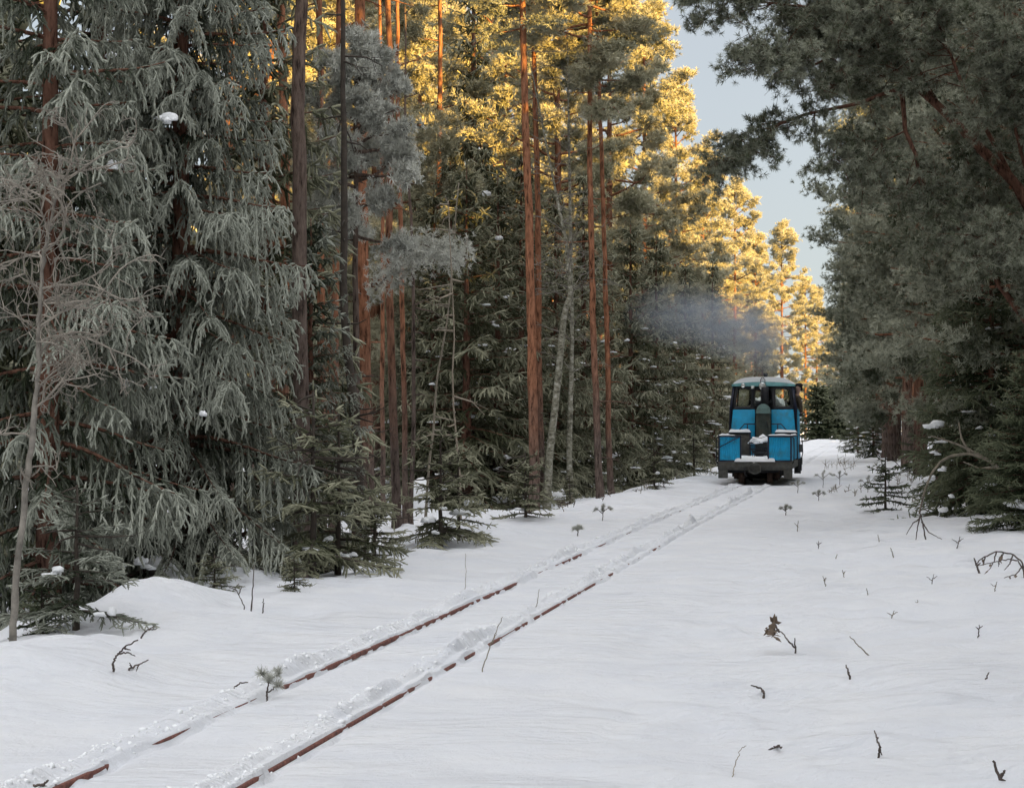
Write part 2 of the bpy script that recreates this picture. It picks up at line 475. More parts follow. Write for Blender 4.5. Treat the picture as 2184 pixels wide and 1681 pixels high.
def build_ground():
    srows = [2.0]
    while srows[-1] < 330: srows.append(srows[-1] + max(0.03, 0.0034 * srows[-1]))
    srows = np.array([-60, -40, -25, -15, -8, -3, 0] + srows + [350, 380, 430, 500, 600, 750, 1000])
    t0 = np.concatenate([np.arange(-0.62, 0.62, 0.0125)])
    tr = [0.62]; tl = [-0.62]
    while tr[-1] < 420: tr.append(tr[-1] + max(0.035, 0.008 * tr[-1]) * (1 if tr[-1] < 12 else 2.2))
    while tl[-1] > -420: tl.append(tl[-1] - max(0.035, 0.008 * -tl[-1]) * (1 if tl[-1] > -12 else 2.2))
    tt = np.array(sorted(set(np.round(np.concatenate([t0, tr, tl]), 5))))
    S, T = np.meshgrid(srows, tt, indexing='ij')
    Z = ground_full(S, T)
    X, Y = xy(S, T)
    n, m = S.shape
    mb = MB()
    i, j = np.meshgrid(np.arange(n - 1), np.arange(m - 1), indexing='ij')
    A = i * m + j; B = A + 1; C = A + m; D = C + 1
    Tn = np.concatenate([np.stack([A, B, D], -1).reshape(-1, 3), np.stack([A, D, C], -1).reshape(-1, 3)])
    mb.add(np.stack([X, Y, Z], -1).reshape(-1, 3), Tn)
    o = mb.build('snow_ground', M['snow'], smooth=True)
    tag(o, 'wind-rippled snow covering the ground of the forest clearing', 'snow ground', kind='structure')
build_ground()

def build_rail(t0, label):
    s = np.concatenate([np.arange(5, 40, 0.5), np.arange(40, 340, 3.0)])
    prof = [(-.024, -.002), (.024, -.002), (.026, -.012), (.024, -.034), (.008, -.042), (.008, -.095), (.045, -.105), (.045, -.115), (-.045, -.115), (-.045, -.105), (-.008, -.095), (-.008, -.042), (-.024, -.034), (-.026, -.012)]
    n = len(prof)
    zt = track_z(s)
    V = []
    for q, (a, b) in enumerate(prof):
        X, Y = xy(s, np.full_like(s, t0 + a)); V.append(np.stack([X, Y, zt + b], -1))
    V = np.stack(V, 1).reshape(-1, 3)
    i, j = np.meshgrid(np.arange(len(s) - 1), np.arange(n), indexing='ij')
    A = i * n + j; B = i * n + (j + 1) % n; C = A + n; D = B + n
    mb = MB(); mb.add(V, np.concatenate([np.stack([A, B, D], -1).reshape(-1, 3), np.stack([A, D, C], -1).reshape(-1, 3)]))
    tag(mb.build('rail', M['rail']), label, 'rail', 'rails of the narrow-gauge track')
build_rail(-0.4, 'rusty red rail farther from the open snowfield, long bare stretch of its side showing')
build_rail(0.4, 'thin dark rusty rail nearer the open snowfield, heaped with crumbled snow')

def crumbs():
    mb = MB()
    for k in range(3200):
        side = -1 if rng.random() < 0.5 else 1
        s = 8.5 + 46 * rng.random() ** 1.6
        t = side * 0.4 + rng.normal(-0.11, 0.07)
        r = float(np.clip(rng.lognormal(math.log(0.0042), 0.55), 0.0015, 0.013)) * (1 + s / 50)
        X, Y = xy(s, t); z = float(ground_full(np.array([s]), np.array([t]))[0])
        mb.blob((X, Y, z + r * 0.2), (r * rng.uniform(.7, 1.6), r * rng.uniform(.7, 1.6), r), 0.5, k % 37, 1)
    o = mb.build('snow_crumbs', M['snow_clump'], smooth=False)
    tag(o, 'crumbled lumps of snow thrown up along both rails', 'snow crumbs', kind='stuff')
crumbs()

# ------------------------------------------------------------------ foliage prototypes
def proto_twig(nneedle, seg=3, sides=4, core=(0.55, 0.95, 0.85, 0.2), nl=0.9, seed=1):
    """a rimed spruce shoot along +X, length 1, thickness 1; needles point forward"""
    r = np.random.default_rng(seed)
    mb = MB()
    xs = np.linspace(0, 1, len(core))
    P = np.stack([xs, 0 * xs, 0 * xs], 1)
    ang = np.arange(sides) * 2 * math.pi / sides
    V = np.concatenate([np.stack([np.full(sides, x), rr * np.cos(ang), rr * np.sin(ang)], 1) for x, rr in zip(xs, core)])
    m = len(core); T = []
    for i in range(m - 1):
        for j in range(sides):
            a, b = i * sides + j, i * sides + (j + 1) % sides
            T += [(a, b, b + sides), (a, b + sides, a + sides)]
    V = V.tolist(); tip = [0.28 * (x - 0.45) for x in np.repeat(xs, sides)]
    for k in range(nneedle):
        x = r.uniform(0.02, 0.98); a = r.uniform(0, 2 * math.pi)
        d = np.array([0, math.cos(a), math.sin(a)]); q = np.array([0, -math.sin(a), math.cos(a)])
        b = len(V); l = r.uniform(0.7, 1.2) * nl
        V += [[x - .03, *(d[1:] * .35 + q[1:] * .22)], [x + .03, *(d[1:] * .35 - q[1:] * .22)], [x + 0.11, *(d[1:] * (.55 + l))]]
        T.append((b, b + 1, b + 2)); tip += [0.05, 0.05, 0.30]
    return np.array(V), np.array(T), np.array(tip)

def proto_tuft(n, w, seed=1, up=0.35, rr=(0.7, 1.1)):
    """needle tuft of a pine, unit radius, opening towards +X"""
    r = np.random.default_rng(seed)
    V, T, tip = [], [], []
    for k in range(n):
        d = r.normal(size=3); d /= np.linalg.norm(d); d[0] = abs(d[0]) * 0.9 + 0.1 - 0.2 * (r.random() < .2); d /= np.linalg.norm(d)
        q = np.cross(d, r.normal(size=3)); q /= np.linalg.norm(q)
        o = np.array([r.uniform(-0.25, 0.35), 0, 0]); l = r.uniform(*rr)
        b = len(V)
        V += [(o + q * w).tolist(), (o - q * w).tolist(), (o + d * l + q * w * .35).tolist(), (o + d * l - q * w * .35).tolist()]
        T += [(b, b + 1, b + 3), (b, b + 3, b + 2)]
        v = r.uniform(-.10, .10)
        tip += [v - 0.05, v - 0.05, v + 0.22, v + 0.22]
    return np.array(V), np.array(T), np.array(tip)

TW_HI = [proto_twig(20, core=(0.55, 1.0, 0.25), seed=k) for k in (1, 2, 3)]
TW_MID = [proto_twig(9, core=(0.6, 1.0, 0.25), sides=3, seed=k, nl=1.1) for k in (4, 5)]
TW_LO = [proto_twig(4, core=(0.7, 1.1, 0.2), sides=3, seed=k, nl=1.4) for k in (6, 7)]
TW_XLO = [proto_twig(3, core=(0.6, 1.1), sides=3, seed=k, nl=1.4) for k in (8, 9)]
TF_HI = [proto_tuft(20, 0.046, k) for k in (1, 2, 3)]
TF_MID = [proto_tuft(15, 0.075, k) for k in (4, 5, 6)]
TF_LO = [proto_tuft(9, 0.14, k) for k in (7, 8)]

def frames(D, r):
    D = D / (np.linalg.norm(D, axis=1)[:, None] + 1e-9)
    ref = r.normal(size=D.shape)
    U = np.cross(D, ref); U /= np.linalg.norm(U, axis=1)[:, None] + 1e-9
    W = np.cross(D, U)
    return D, U, W

def scatter(mb, protos, P, D, L, W, A, r):
    """place shoots: start P, direction D, length L, thickness W, tint A"""
    P = np.asarray(P); D, U, V = frames(np.asarray(D), r)
    L = np.broadcast_to(np.asarray(L, float), (len(P),)); W = np.broadcast_to(np.asarray(W, float), (len(P),)); A = np.broadcast_to(np.asarray(A, float), (len(P),))
    Mx = np.stack([D * L[:, None], U * W[:, None], V * W[:, None]], -1)
    pick = r.integers(0, len(protos), len(P))
    for k, pr in enumerate(protos):
        s = pick == k
        if s.any(): mb.inst(pr, Mx[s], P[s], A[s])

def unit(v): return v / (np.linalg.norm(v, axis=-1, keepdims=True) + 1e-9)

def spruce_crown(seed, H, R, z0=0.2, zdetail=99, protos=TW_MID, seglen=0.14, thick=0.016, dz=0.30, nodes_dx=0.085,
                 hang=0.8, nb=(4, 6), limb=None, sparse=1.0, tip_up=0.15, hang_n=2, outline=0.8, rj=(0.75, 1.15), coarse=TW_LO):
    """all shoots of one spruce: whorls of drooping boughs hung with combs of shoots"""
    r = np.random.default_rng(seed)
    mb = MB(); tipz = []
    z = z0
    while z < H - 0.15:
        n = r.integers(nb[0], nb[1] + 1)
        a0 = r.uniform(0, 6.28)
        det = z < zdetail
        pr = protos if det else coarse
        sl = seglen if det else seglen * 2.2
        th = thick if det else thick * 2.4
        ndx = nodes_dx if det else nodes_dx * 2.2
        for k in range(n):
            if r.random() > sparse: continue
            az = a0 + 6.28 * (k + r.uniform(-.3, .3)) / n
            l = R * (max(0.02, 1 - z / H)) ** outline * r.uniform(*rj) + 0.08
            zz = z + r.uniform(-.12, .12)
            out = np.array([math.cos(az), math.sin(az), 0]); side = np.array([-math.sin(az), math.cos(az), 0])
            m = max(5, int(l / 0.2) + 3); u = np.linspace(0, 1, m)
            up = 0.35 * (z / H) + r.uniform(-.05, .10)
            drop = (0.42 - 0.5 * z / H) * l * r.uniform(.7, 1.3)
            ax = out * (l * u)[:, None] + side * (0.10 * l * r.normal() * u ** 2)[:, None]
            ax[:, 2] = zz + up * l * u - drop * u ** 1.6 + tip_up * l * np.clip(u - .6, 0, 1) ** 2 * 2.5
            if limb is not None: limb.tube(ax, np.linspace(0.010 + 0.011 * l, 0.004, m), 4, cap=False)
            if l < 0.12: continue
            nn = max(3, int(l * 0.86 / ndx))
            uu = np.linspace(0.14, 1.0, nn) + r.uniform(-.02, .02, nn); uu = np.clip(uu, .05, 1)
            C = np.stack([np.interp(uu, u, ax[:, q]) for q in range(3)], 1)
            Tg = unit(np.gradient(ax, axis=0)); Tg = np.stack([np.interp(uu, u, Tg[:, q]) for q in range(3)], 1)
            base_t = -0.02 + 0.75 * uu ** 1.3 + r.uniform(-.26, .22)
            # shoots along the bough itself
            scatter(mb, pr, C, Tg + r.normal(0, .15, C.shape), sl * 1.1, th * 1.15, base_t + .12, r)
            for sg in (-1, 1):
                l2 = np.clip(l * 0.34 * np.sin(np.clip(uu, .12, .97) * 3.0) ** .7, .08, .62) * r.uniform(.6, 1.25, nn)
                d = unit(sg * side * r.uniform(.55, 1.0, nn)[:, None] + out * r.uniform(.35, .8, nn)[:, None] + np.array([0, 0, -1]) * (hang * r.uniform(.25, .9, nn))[:, None])
                p = C.copy(); ns = int(max(1, round(np.max(l2) / sl)))
                for q in range(ns):
                    ok = l2 > q * sl * 0.8
                    if not ok.any(): break
                    t_ = base_t + 0.10 * q + r.uniform(-.18, .18, nn)
                    scatter(mb, pr, p[ok], d[ok] + r.normal(0, .10, p[ok].shape), sl * 1.15, th, t_[ok], r)
                    for h in range(hang_n):
                        sub = ok & (r.random(nn) < .85)
                        if sub.any():
                            dd = unit(d[sub] * .55 + np.array([0, 0, -1]) * (hang * r.uniform(.5, 1.5, sub.sum()))[:, None] + r.normal(0, .52, (sub.sum(), 3)))
                            scatter(mb, pr, p[sub] + d[sub] * sl * r.uniform(0, 1, (sub.sum(), 1)), dd, sl * r.uniform(.7, 1.35, sub.sum()), th * .95, t_[sub] + .06, r)
                    p = p + d * sl
                    d = unit(d + np.array([0, 0, -1]) * hang * 0.45)
        z += dz * r.uniform(.75, 1.25) * (1 if det else 1.5)
    # leader
    scatter(mb, protos, np.array([[0, 0, H - .35 + .12 * k] for k in range(4)]), np.array([[0, 0, 1.0]] * 4), seglen, thick, .5, r)
    return mb

def pine_crown(seed, cb, H, R, nbr=46, protos=TF_MID, tr=0.125, limb=None, fill=1.0, low=0.5, per=26, top=0.28, tint=(0.25, 0.75), clump=1.0):
    """irregular pine crown: limbs, side branches, tufts bunched at their ends"""
    r = np.random.default_rng(seed)
    mb = MB()
    Ls = H - cb
    for b in range(nbr):
        u = (b + r.uniform(0, 1)) / nbr
        z = cb + Ls * u ** 0.9
        az = b * 2.4 + r.uniform(-.6, .6)
        prof = low + (1 - low) * min(1, u / .35) if u < .35 else 1 - (1 - top) * ((u - .35) / .65) ** 1.6
        l = R * prof * r.uniform(.6, 1.15)
        el = -0.18 + 0.95 * u ** 1.6 + r.uniform(-.2, .2)
        out = np.array([math.cos(az) * math.cos(el), math.sin(az) * math.cos(el), math.sin(el)])
        m = 7; q = np.linspace(0, 1, m)
        bend = np.array([r.normal() * .12, r.normal() * .12, 0.16])
        ax = np.array([0, 0, z]) + out * (l * q)[:, None] + bend * (l * q ** 2)[:, None] + np.cumsum(r.normal(0, .02 * l, (m, 3)), 0)
        if limb is not None: limb.tube(ax, np.linspace(.018 + .014 * l, .006, m), 5, cap=False)
        ns = r.integers(5, 9)
        su = np.clip(np.concatenate([r.uniform(.35, 1, ns - 2), [.9, 1.0]]), 0, 1)
        for w in su:
            c = np.array([np.interp(w, q, ax[:, k]) for k in range(3)])
            d = unit(out * .9 + r.normal(0, .65, 3) + np.array([0, 0, .25]))
            l2 = r.uniform(.25, .62) * (0.45 + 0.22 * l)
            e = c + d * l2
            if limb is not None: limb.tube([c, c + d * l2 * .5 + r.normal(0, .03, 3), e], [.012, .009, .005], 3, cap=False)
            k = int(per * fill * r.uniform(.7, 1.3))
            g = r.random(k) ** .7
            pos = c + (e - c) * g[:, None] + r.normal(0, 1, (k, 3)) * np.array([.15, .15, .085]) * clump * (0.6 + .5 * g)[:, None]
            dd = unit(d * .7 + np.array([0, 0, .35]) + (pos - c) * 1.2 + r.normal(0, .35, (k, 3)))
            t0 = r.uniform(*tint)
            scatter(mb, protos, pos, dd, tr * r.uniform(.75, 1.2, k), tr * r.uniform(.75, 1.2, k), t0 + r.uniform(-.18, .18, k) + 0.25 * (pos[:, 2] - c[2]), r)
    return mb

def trunk_mesh(P, R, stubs=0, seed=0, n=10, stub_len=(.15, .6), zmin=1.0, flare=1.0):
    """tapered stem through the points P with broken dead branch stubs"""
    r = np.random.default_rng(seed)
    P = np.asarray(P, float); R = np.asarray(R, float)
    ln = np.concatenate([[0], np.cumsum(np.linalg.norm(np.diff(P, axis=0), axis=1))])
    k = max(8, int(ln[-1] / 0.45)); g = np.linspace(0, ln[-1], k)
    Q = np.stack([np.interp(g, ln, P[:, q]) for q in range(3)], 1); RR = np.interp(g, ln, R)
    RR[:4] *= np.array([1.35, 1.16, 1.06, 1.02])[:len(RR[:4])] ** flare
    Q[1:-1, :2] += r.normal(0, .006, (k - 2, 2))
    mb = MB().tube(Q, RR, n, jit=0.05)
    for _ in range(stubs):
        u = r.uniform(0, 1); c = np.array([np.interp(u * ln[-1], g, Q[:, q]) for q in range(3)])
        if c[2] - P[0, 2] < zmin: continue
        a = r.uniform(0, 6.28); l = r.uniform(*stub_len)
        d = np.array([math.cos(a), math.sin(a), r.uniform(-.35, .25)])
        mid = c + d * l * .6; e = c + d * l + np.array([0, 0, r.uniform(-.25, .15) * l])
        mb.tube([c, mid, e], [.016, .011, .004], 4, cap=False)
        if l > .5:
            for _ in range(3):
                v = r.uniform(.4, .9); s_ = c + d * l * v; mb.tube([s_, s_ + unit(d + r.normal(0, .6, 3)) * l * .35], [.006, .003], 3, cap=False)
    return mb

def clumps(P, size, seed=0):
    """caps of snow lying on boughs"""
    r = np.random.default_rng(seed); mb = MB()
    for k, p in enumerate(P):
        a = size * r.lognormal(0, .25)
        for q in range(r.integers(2, 5)):
            o = r.normal(0, .75, 3) * a * np.array([1, 1, .4])
            mb.blob(np.asarray(p) + o * (q > 0), (a * r.uniform(.55, 1.3), a * r.uniform(.55, 1.2), a * r.uniform(.4, .75)), .45, int(r.integers(0, 99)), 2, flat=-.5)
    return mb

def snow_on(o, pts, size, seed=0):
    """each cap of snow on a tree is a part of its own, hung at a world point"""
    bpy.context.view_layer.update()
    inv = o.matrix_world.inverted()
    for k, p in enumerate(pts):
        c = clumps([(0, 0, 0)], size, seed * 31 + k).build('branch_snow', M['snow_clump'], o, True)
        c.matrix_parent_inverse = inv; c.location = p

# ------------------------------------------------------------------ shared tree meshes
class Kind: pass
def spruce_kind(name, seed, H, R, bark, **kw):
    k = Kind(); limb = MB()
    k.H = H
    k.crown = spruce_crown(seed, H, R, limb=limb, **kw).mesh(name + '_crown')
    P = np.array([[0, 0, -.3], [0, 0, H * .5], [0, 0, H]]); tm = trunk_mesh(P, [H * .011 + .02, H * .006 + .012, .01], 10, seed, 9)
    tm.V += limb.V; tm.T += [t + tm.n for t in []]
    off = tm.n
    for T_ in limb.T: tm.T.append(T_ + off)
    tm.A += limb.A
    k.trunk = tm.mesh(name + '_trunk', bark, True)
    r = np.random.default_rng(seed)
    k.snow = []
    for _ in range(44):
        z = r.uniform(.10, .62) * H; az = r.uniform(0, 6.28); q = R * (1 - z / H) ** .8 * r.uniform(.55, .95)
        k.snow.append((q * math.cos(az), q * math.sin(az), z - .30 * q + .05, az))
    return k

_VAR = {}
def setmat(o, mat):
    """give this object's mesh the material; meshes are shared by every object of the same shape and material"""
    key = (o.data.name.split('|')[0], mat.name)
    if key not in _VAR:
        free = not o.data.materials or o.data.materials[0] == mat
        me = o.data if free else o.data.copy()
        me.name = key[0] + '|' + mat.name
        if me.materials: me.materials[0] = mat
        else: me.materials.append(mat)
        _VAR[key] = me
    o.data = _VAR[key]

def slot(me): return me

def add_spruce(k, loc, label, mat, scale=1.0, rz=0.0, sx=1.0, snow=False, group=None, name='spruce_tree', cat='spruce', bark=None, tilt=0.0):
    o = thing(name, label, cat, loc, rz, group)
    o.scale = (scale * sx, scale * sx, scale)
    o.rotation_euler = (tilt, tilt * .5, rz)
    t = link('trunk', k.trunk, o)
    if bark: setmat(t, bark)
    c = link('crown', slot(k.crown), o); setmat(c, mat)
    if snow:
        for i, p in enumerate(k.snow[:44 if snow is True else snow]):
            c = link('branch_snow', CAPS[i % 6], o, p[:3], p[3]); e = .5 + .9 * ((i * 7919) % 100) / 100; c.scale = (1.7 * e / (scale * sx), .8 * e / (scale * sx), .7 * e / scale)
    return o

CAPS = [clumps([(0, 0, 0)], .075, 900 + q).mesh('snow_cap', M['snow_clump'], True) for q in range(6)]
K = {}
K['near_a'] = spruce_kind('near_a', 11, 13.0, 1.75, M['bark_spruce'], z0=.15, zdetail=6.6, protos=TW_HI, seglen=.082, thick=.0108, dz=.25, nodes_dx=.10, hang=.72, nb=(5, 6), hang_n=3, outline=.55)
K['near_b'] = spruce_kind('near_b', 23, 10.0, 1.35, M['bark_spruce'], z0=.5, zdetail=6.6, protos=TW_HI, seglen=.085, thick=.011, dz=.30, nodes_dx=.10, hang=.8, nb=(4, 5), hang_n=2, outline=.6)
K['mid_a'] = spruce_kind('mid_a', 31, 12.0, 1.9, M['bark_spruce'], z0=.3, zdetail=99, protos=TW_MID, seglen=.20, thick=.022, dz=.42, nodes_dx=.17, hang=.8, nb=(4, 6), hang_n=2)
K['mid_b'] = spruce_kind('mid_b', 37, 8.0, 1.5, M['bark_spruce'], z0=.2, zdetail=99, protos=TW_MID, seglen=.17, thick=.019, dz=.36, nodes_dx=.14, hang=.7, nb=(4, 6), hang_n=2)
K['slim'] = spruce_kind('slim', 41, 19.0, 1.35, M['bark_spruce'], z0=5.0, zdetail=99, protos=TW_MID, seglen=.22, thick=.030, dz=.42, nodes_dx=.17, hang=.9, nb=(4, 6), hang_n=2, outline=.45)
K['bush'] = spruce_kind('bush', 43, 5.0, 1.25, M['bark_spruce'], z0=.06, zdetail=99, protos=TW_HI, seglen=.13, thick=.011, dz=.20, nodes_dx=.10, hang=.25, nb=(5, 7), hang_n=2, tip_up=.35, outline=.75)
K['young_a'] = spruce_kind('young_a', 47, 1.15, .50, M['bark_dark'], z0=.12, protos=TW_HI, seglen=.07, thick=.0095, dz=.13, nodes_dx=.055, hang=.15, nb=(3, 4), hang_n=1, outline=.8, tip_up=.3)
K['young_b'] = spruce_kind('young_b', 53, 1.9, .75, M['bark_dark'], z0=.25, protos=TW_HI, seglen=.10, thick=.0105, dz=.20, nodes_dx=.075, hang=.3, nb=(3, 5), hang_n=1, outline=.7, tip_up=.2, sparse=.85)

def pine_kind(name, seed, cb, H, R, bark, r0=.15, trunk_stubs=14, **kw):
    k = Kind(); limb = MB(); k.H, k.cb = H, cb
    k.crown = pine_crown(seed, cb, H - .3, R, limb=limb, **kw).mesh(name + '_crown')
    r = np.random.default_rng(seed)
    zs = np.linspace(0, H - .4, 8); wob = np.cumsum(r.normal(0, .05, (8, 2)), 0) * np.linspace(.2, 1, 8)[:, None]; wob -= wob[-1] * 0
    P = np.column_stack([wob * np.where(zs > cb, 0, 1)[:, None] * .6, zs]); P[0, 2] = -.3
    tm = trunk_mesh(P, np.linspace(r0, .035, 8), trunk_stubs, seed, 10, stub_len=(.2, 1.2), zmin=2.0)
    off = tm.n
    for T_ in limb.T: tm.T.append(T_ + off)
    tm.V += limb.V; tm.A += limb.A
    k.trunk = tm.mesh(name + '_trunk', bark, True)
    k.limb = limb.mesh(name + '_limbs', bark, True)
    return k

K['tall_a'] = pine_kind('tall_a', 61, 9.5, 18.5, 2.1, M['bark_pine'], .17, nbr=42, tr=.14, per=26)
K['tall_b'] = pine_kind('tall_b', 67, 8.0, 17.0, 1.9, M['bark_red'], .14, nbr=40, tr=.14, per=26)
K['edge_a'] = pine_kind('edge_a', 71, 3.0, 19.0, 2.5, M['bark_pine'], .19, nbr=74, tr=.17, per=27, low=.55)
K['edge_b'] = pine_kind('edge_b', 73, 4.5, 20.5, 2.7, M['bark_pine'], .20, nbr=74, tr=.17, per=27, low=.5)
K['small'] = pine_kind('small', 79, 4.7, 7.6, 1.2, M['bark_grey'], .09, nbr=30, tr=.115, per=26, protos=TF_MID, low=.6, clump=.62)
K['wall_a'] = pine_kind('wall_a', 83, 1.8, 15.5, 2.9, M['bark_pine'], .19, nbr=64, tr=.115, per=44, low=.75, top=.3, clump=1.35, tint=(.0, .95))
K['wall_b'] = pine_kind('wall_b', 89, 2.6, 14.0, 2.7, M['bark_red'], .17, nbr=60, tr=.115, per=44, low=.75, top=.3, clump=1.35, tint=(.0, .95))

def add_pine(k, loc, label, mat, scale=1.0, rz=0.0, sx=1.0, group=None, name='pine_tree', bark=None, lean=(0, 0)):
    o = thing(name, label, 'pine', loc, rz, group)
    o.scale = (scale * sx, scale * sx, scale); o.rotation_euler = (lean[0], lean[1], rz)
    t = link('trunk', k.trunk, o)
    if bark: setmat(t, bark)
    c = link('crown', slot(k.crown), o); setmat(c, mat)
    return o

def ground_at(x, Y, dz=-.05):
    X = (x - CX) / F * Y
    return Vector((X, Y, gz(X, Y) + dz))

def hero_pine(path, Y, r_px, label, mat, bark, crown, cbz, name='pine_tree', cat='pine', H=17.0, stubs=14, seed=0, group=None, rz=0.0, stub_len=(.15, .7)):
    """a stem through photo pixels at depth Y, carried down to the snow and up to its crown"""
    pts = [np.array(at(x, y, Y)) for x, y in path]
    b = pts[0]; g = gz(b[0], Y)
    if b[2] > g - .2: pts.insert(0, np.array([b[0] - (pts[1][0] - b[0]) * .02, Y, g - .2]))
    d = pts[-1] - pts[-2]; d /= d[2]
    if pts[-1][2] < H: pts.append(pts[-1] + d * (H - pts[-1][2]) * .9 + np.array([0, 0, (H - pts[-1][2]) * .1]))
    pts = np.array(pts)
    k_ = np.linspace(0, len(pts) - 1, 6 * len(pts)); pts = np.stack([np.interp(k_, np.arange(len(pts)), pts[:, q]) for q in range(3)], 1)
    bend_ = np.linspace(0, 5, len(pts)) + seed * 3.7
    pts[:, 0] += .045 * vn(bend_, bend_ * 0 + 1, seed) * np.minimum(1, np.arange(len(pts)) / 5); pts[:, 1] += .05 * vn(bend_, bend_ * 0 + 9, seed)
    r0 = r_px / F * Y
    zs = pts[:, 2] - pts[0, 2]
    R = r0 * (1 - .62 * np.clip(zs / H, 0, 1))
    root = pts[0]
    o = thing(name, label, cat, root + np.array([0, 0, .2]), 0, group)
    trunk_mesh(pts - root - np.array([0, 0, .2]), R, stubs, seed, 11, stub_len=stub_len).build('trunk', bark, o, True)
    if crown:
        zc = cbz
        cx = np.interp(zc + 2, pts[:, 2], pts[:, 0]); cy = Y
        hs = (H - zc) / (crown.H - crown.cb)
        off = Vector((cx - root[0], 0, zc - crown.cb * hs - root[2] - .2))
        c = link('crown', slot(crown.crown), o, off, rz); setmat(c, mat); c.scale = (min(1.1, hs + .15), min(1.1, hs + .15), hs)
        l = link('limbs', crown.limb, o, off, rz); l.scale = c.scale
    return o

# ------------------------------------------------------------------ left side: the near spruces
o = add_spruce(K['near_a'], ground_at(385, 21.0), 'big grey rimed spruce with long drooping boughs, standing right of the bare frosted birch', M['spruce_rime'], 1.0, 0.4, sx=.80)
snow_on(o, [at(355, 258, 19.6), at(245, 352, 19.5), at(232, 118, 19.5), at(185, 475, 19.4)], .055, 3)
snow_on(o, [at(272, 818, 19.3), at(328, 826, 19.3), at(435, 884, 19.2), at(265, 1205, 19.4), at(298, 1200, 19.4), at(322, 1212, 19.4)], .048, 4)
add_spruce(K['near_b'], ground_at(662, 25.2), 'blue-grey rimed spruce just right of the biggest drooping spruce, half hiding red pine stems', M['spruce_rime'], .47, 2.1, sx=1.35)
add_spruce(K['near_b'], ground_at(104, 19.0), 'rimed spruce at the left edge of the photo behind the bare birch', M['spruce_rime'], 1.15, 3.6, sx=.85)
add_spruce(K['near_a'], ground_at(215, 24.5), 'shaded spruce filling the gap behind the birch and the biggest drooping spruce', M['spruce_rime'], 1.0, 5.2, sx=.75)
add_spruce(K['mid_b'], ground_at(560, 27.5), 'dark-green spruce behind the biggest drooping spruce', M['spruce_green'], 1.2, 1.2)
add_spruce(K['mid_b'], ground_at(-20, 23.0), 'dim green spruce deep behind the bare birch', M['spruce_green'], 1.25, 4.2)

# ------------------------------------------------------------------ left side: pine stems and what stands among them
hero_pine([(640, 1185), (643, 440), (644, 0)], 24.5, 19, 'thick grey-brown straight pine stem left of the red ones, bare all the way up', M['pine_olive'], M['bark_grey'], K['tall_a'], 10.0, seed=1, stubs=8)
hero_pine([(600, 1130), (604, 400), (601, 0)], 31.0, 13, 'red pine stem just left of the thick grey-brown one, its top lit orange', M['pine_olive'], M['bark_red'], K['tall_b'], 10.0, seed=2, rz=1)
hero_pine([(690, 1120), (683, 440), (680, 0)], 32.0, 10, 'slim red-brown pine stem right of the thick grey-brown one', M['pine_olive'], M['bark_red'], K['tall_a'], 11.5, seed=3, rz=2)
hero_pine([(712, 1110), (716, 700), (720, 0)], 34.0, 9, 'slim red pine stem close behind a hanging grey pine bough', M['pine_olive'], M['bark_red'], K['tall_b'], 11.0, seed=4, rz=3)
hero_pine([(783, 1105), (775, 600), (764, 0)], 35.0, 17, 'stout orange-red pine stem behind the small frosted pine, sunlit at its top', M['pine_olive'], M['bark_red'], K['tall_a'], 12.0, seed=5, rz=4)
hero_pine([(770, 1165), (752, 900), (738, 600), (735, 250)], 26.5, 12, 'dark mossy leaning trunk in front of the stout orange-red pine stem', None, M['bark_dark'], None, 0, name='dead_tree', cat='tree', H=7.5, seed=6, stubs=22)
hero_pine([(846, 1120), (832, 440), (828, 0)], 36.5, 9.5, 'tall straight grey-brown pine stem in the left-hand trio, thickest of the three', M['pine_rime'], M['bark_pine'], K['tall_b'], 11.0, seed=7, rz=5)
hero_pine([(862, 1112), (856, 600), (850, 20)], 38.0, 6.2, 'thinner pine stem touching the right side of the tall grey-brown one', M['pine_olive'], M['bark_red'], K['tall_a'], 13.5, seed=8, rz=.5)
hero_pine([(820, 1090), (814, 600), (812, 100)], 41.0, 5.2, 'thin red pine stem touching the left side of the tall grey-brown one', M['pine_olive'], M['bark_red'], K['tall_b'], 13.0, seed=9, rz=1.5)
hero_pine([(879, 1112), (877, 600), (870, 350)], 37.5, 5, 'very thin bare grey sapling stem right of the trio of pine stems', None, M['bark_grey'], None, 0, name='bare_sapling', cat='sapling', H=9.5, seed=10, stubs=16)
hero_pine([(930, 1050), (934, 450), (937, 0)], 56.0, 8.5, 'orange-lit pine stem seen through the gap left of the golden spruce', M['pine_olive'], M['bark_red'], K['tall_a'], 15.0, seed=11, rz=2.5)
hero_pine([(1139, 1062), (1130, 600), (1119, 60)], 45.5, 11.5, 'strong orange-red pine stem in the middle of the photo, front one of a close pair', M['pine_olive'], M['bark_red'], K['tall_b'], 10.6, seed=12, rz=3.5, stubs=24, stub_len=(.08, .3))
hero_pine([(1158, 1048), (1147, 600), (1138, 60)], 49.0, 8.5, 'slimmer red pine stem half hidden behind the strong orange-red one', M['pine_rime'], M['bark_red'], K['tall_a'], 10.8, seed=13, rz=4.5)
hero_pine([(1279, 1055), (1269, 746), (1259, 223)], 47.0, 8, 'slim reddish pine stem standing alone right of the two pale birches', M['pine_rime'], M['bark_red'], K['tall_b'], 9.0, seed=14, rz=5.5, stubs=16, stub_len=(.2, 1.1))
hero_pine([(1305, 1050), (1292, 746), (1283, 400)], 50.0, 6.5, 'thin pine stem just right of the lone slim reddish one', M['pine_olive'], M['bark_red'], K['tall_a'], 10.0, seed=15, rz=.2)
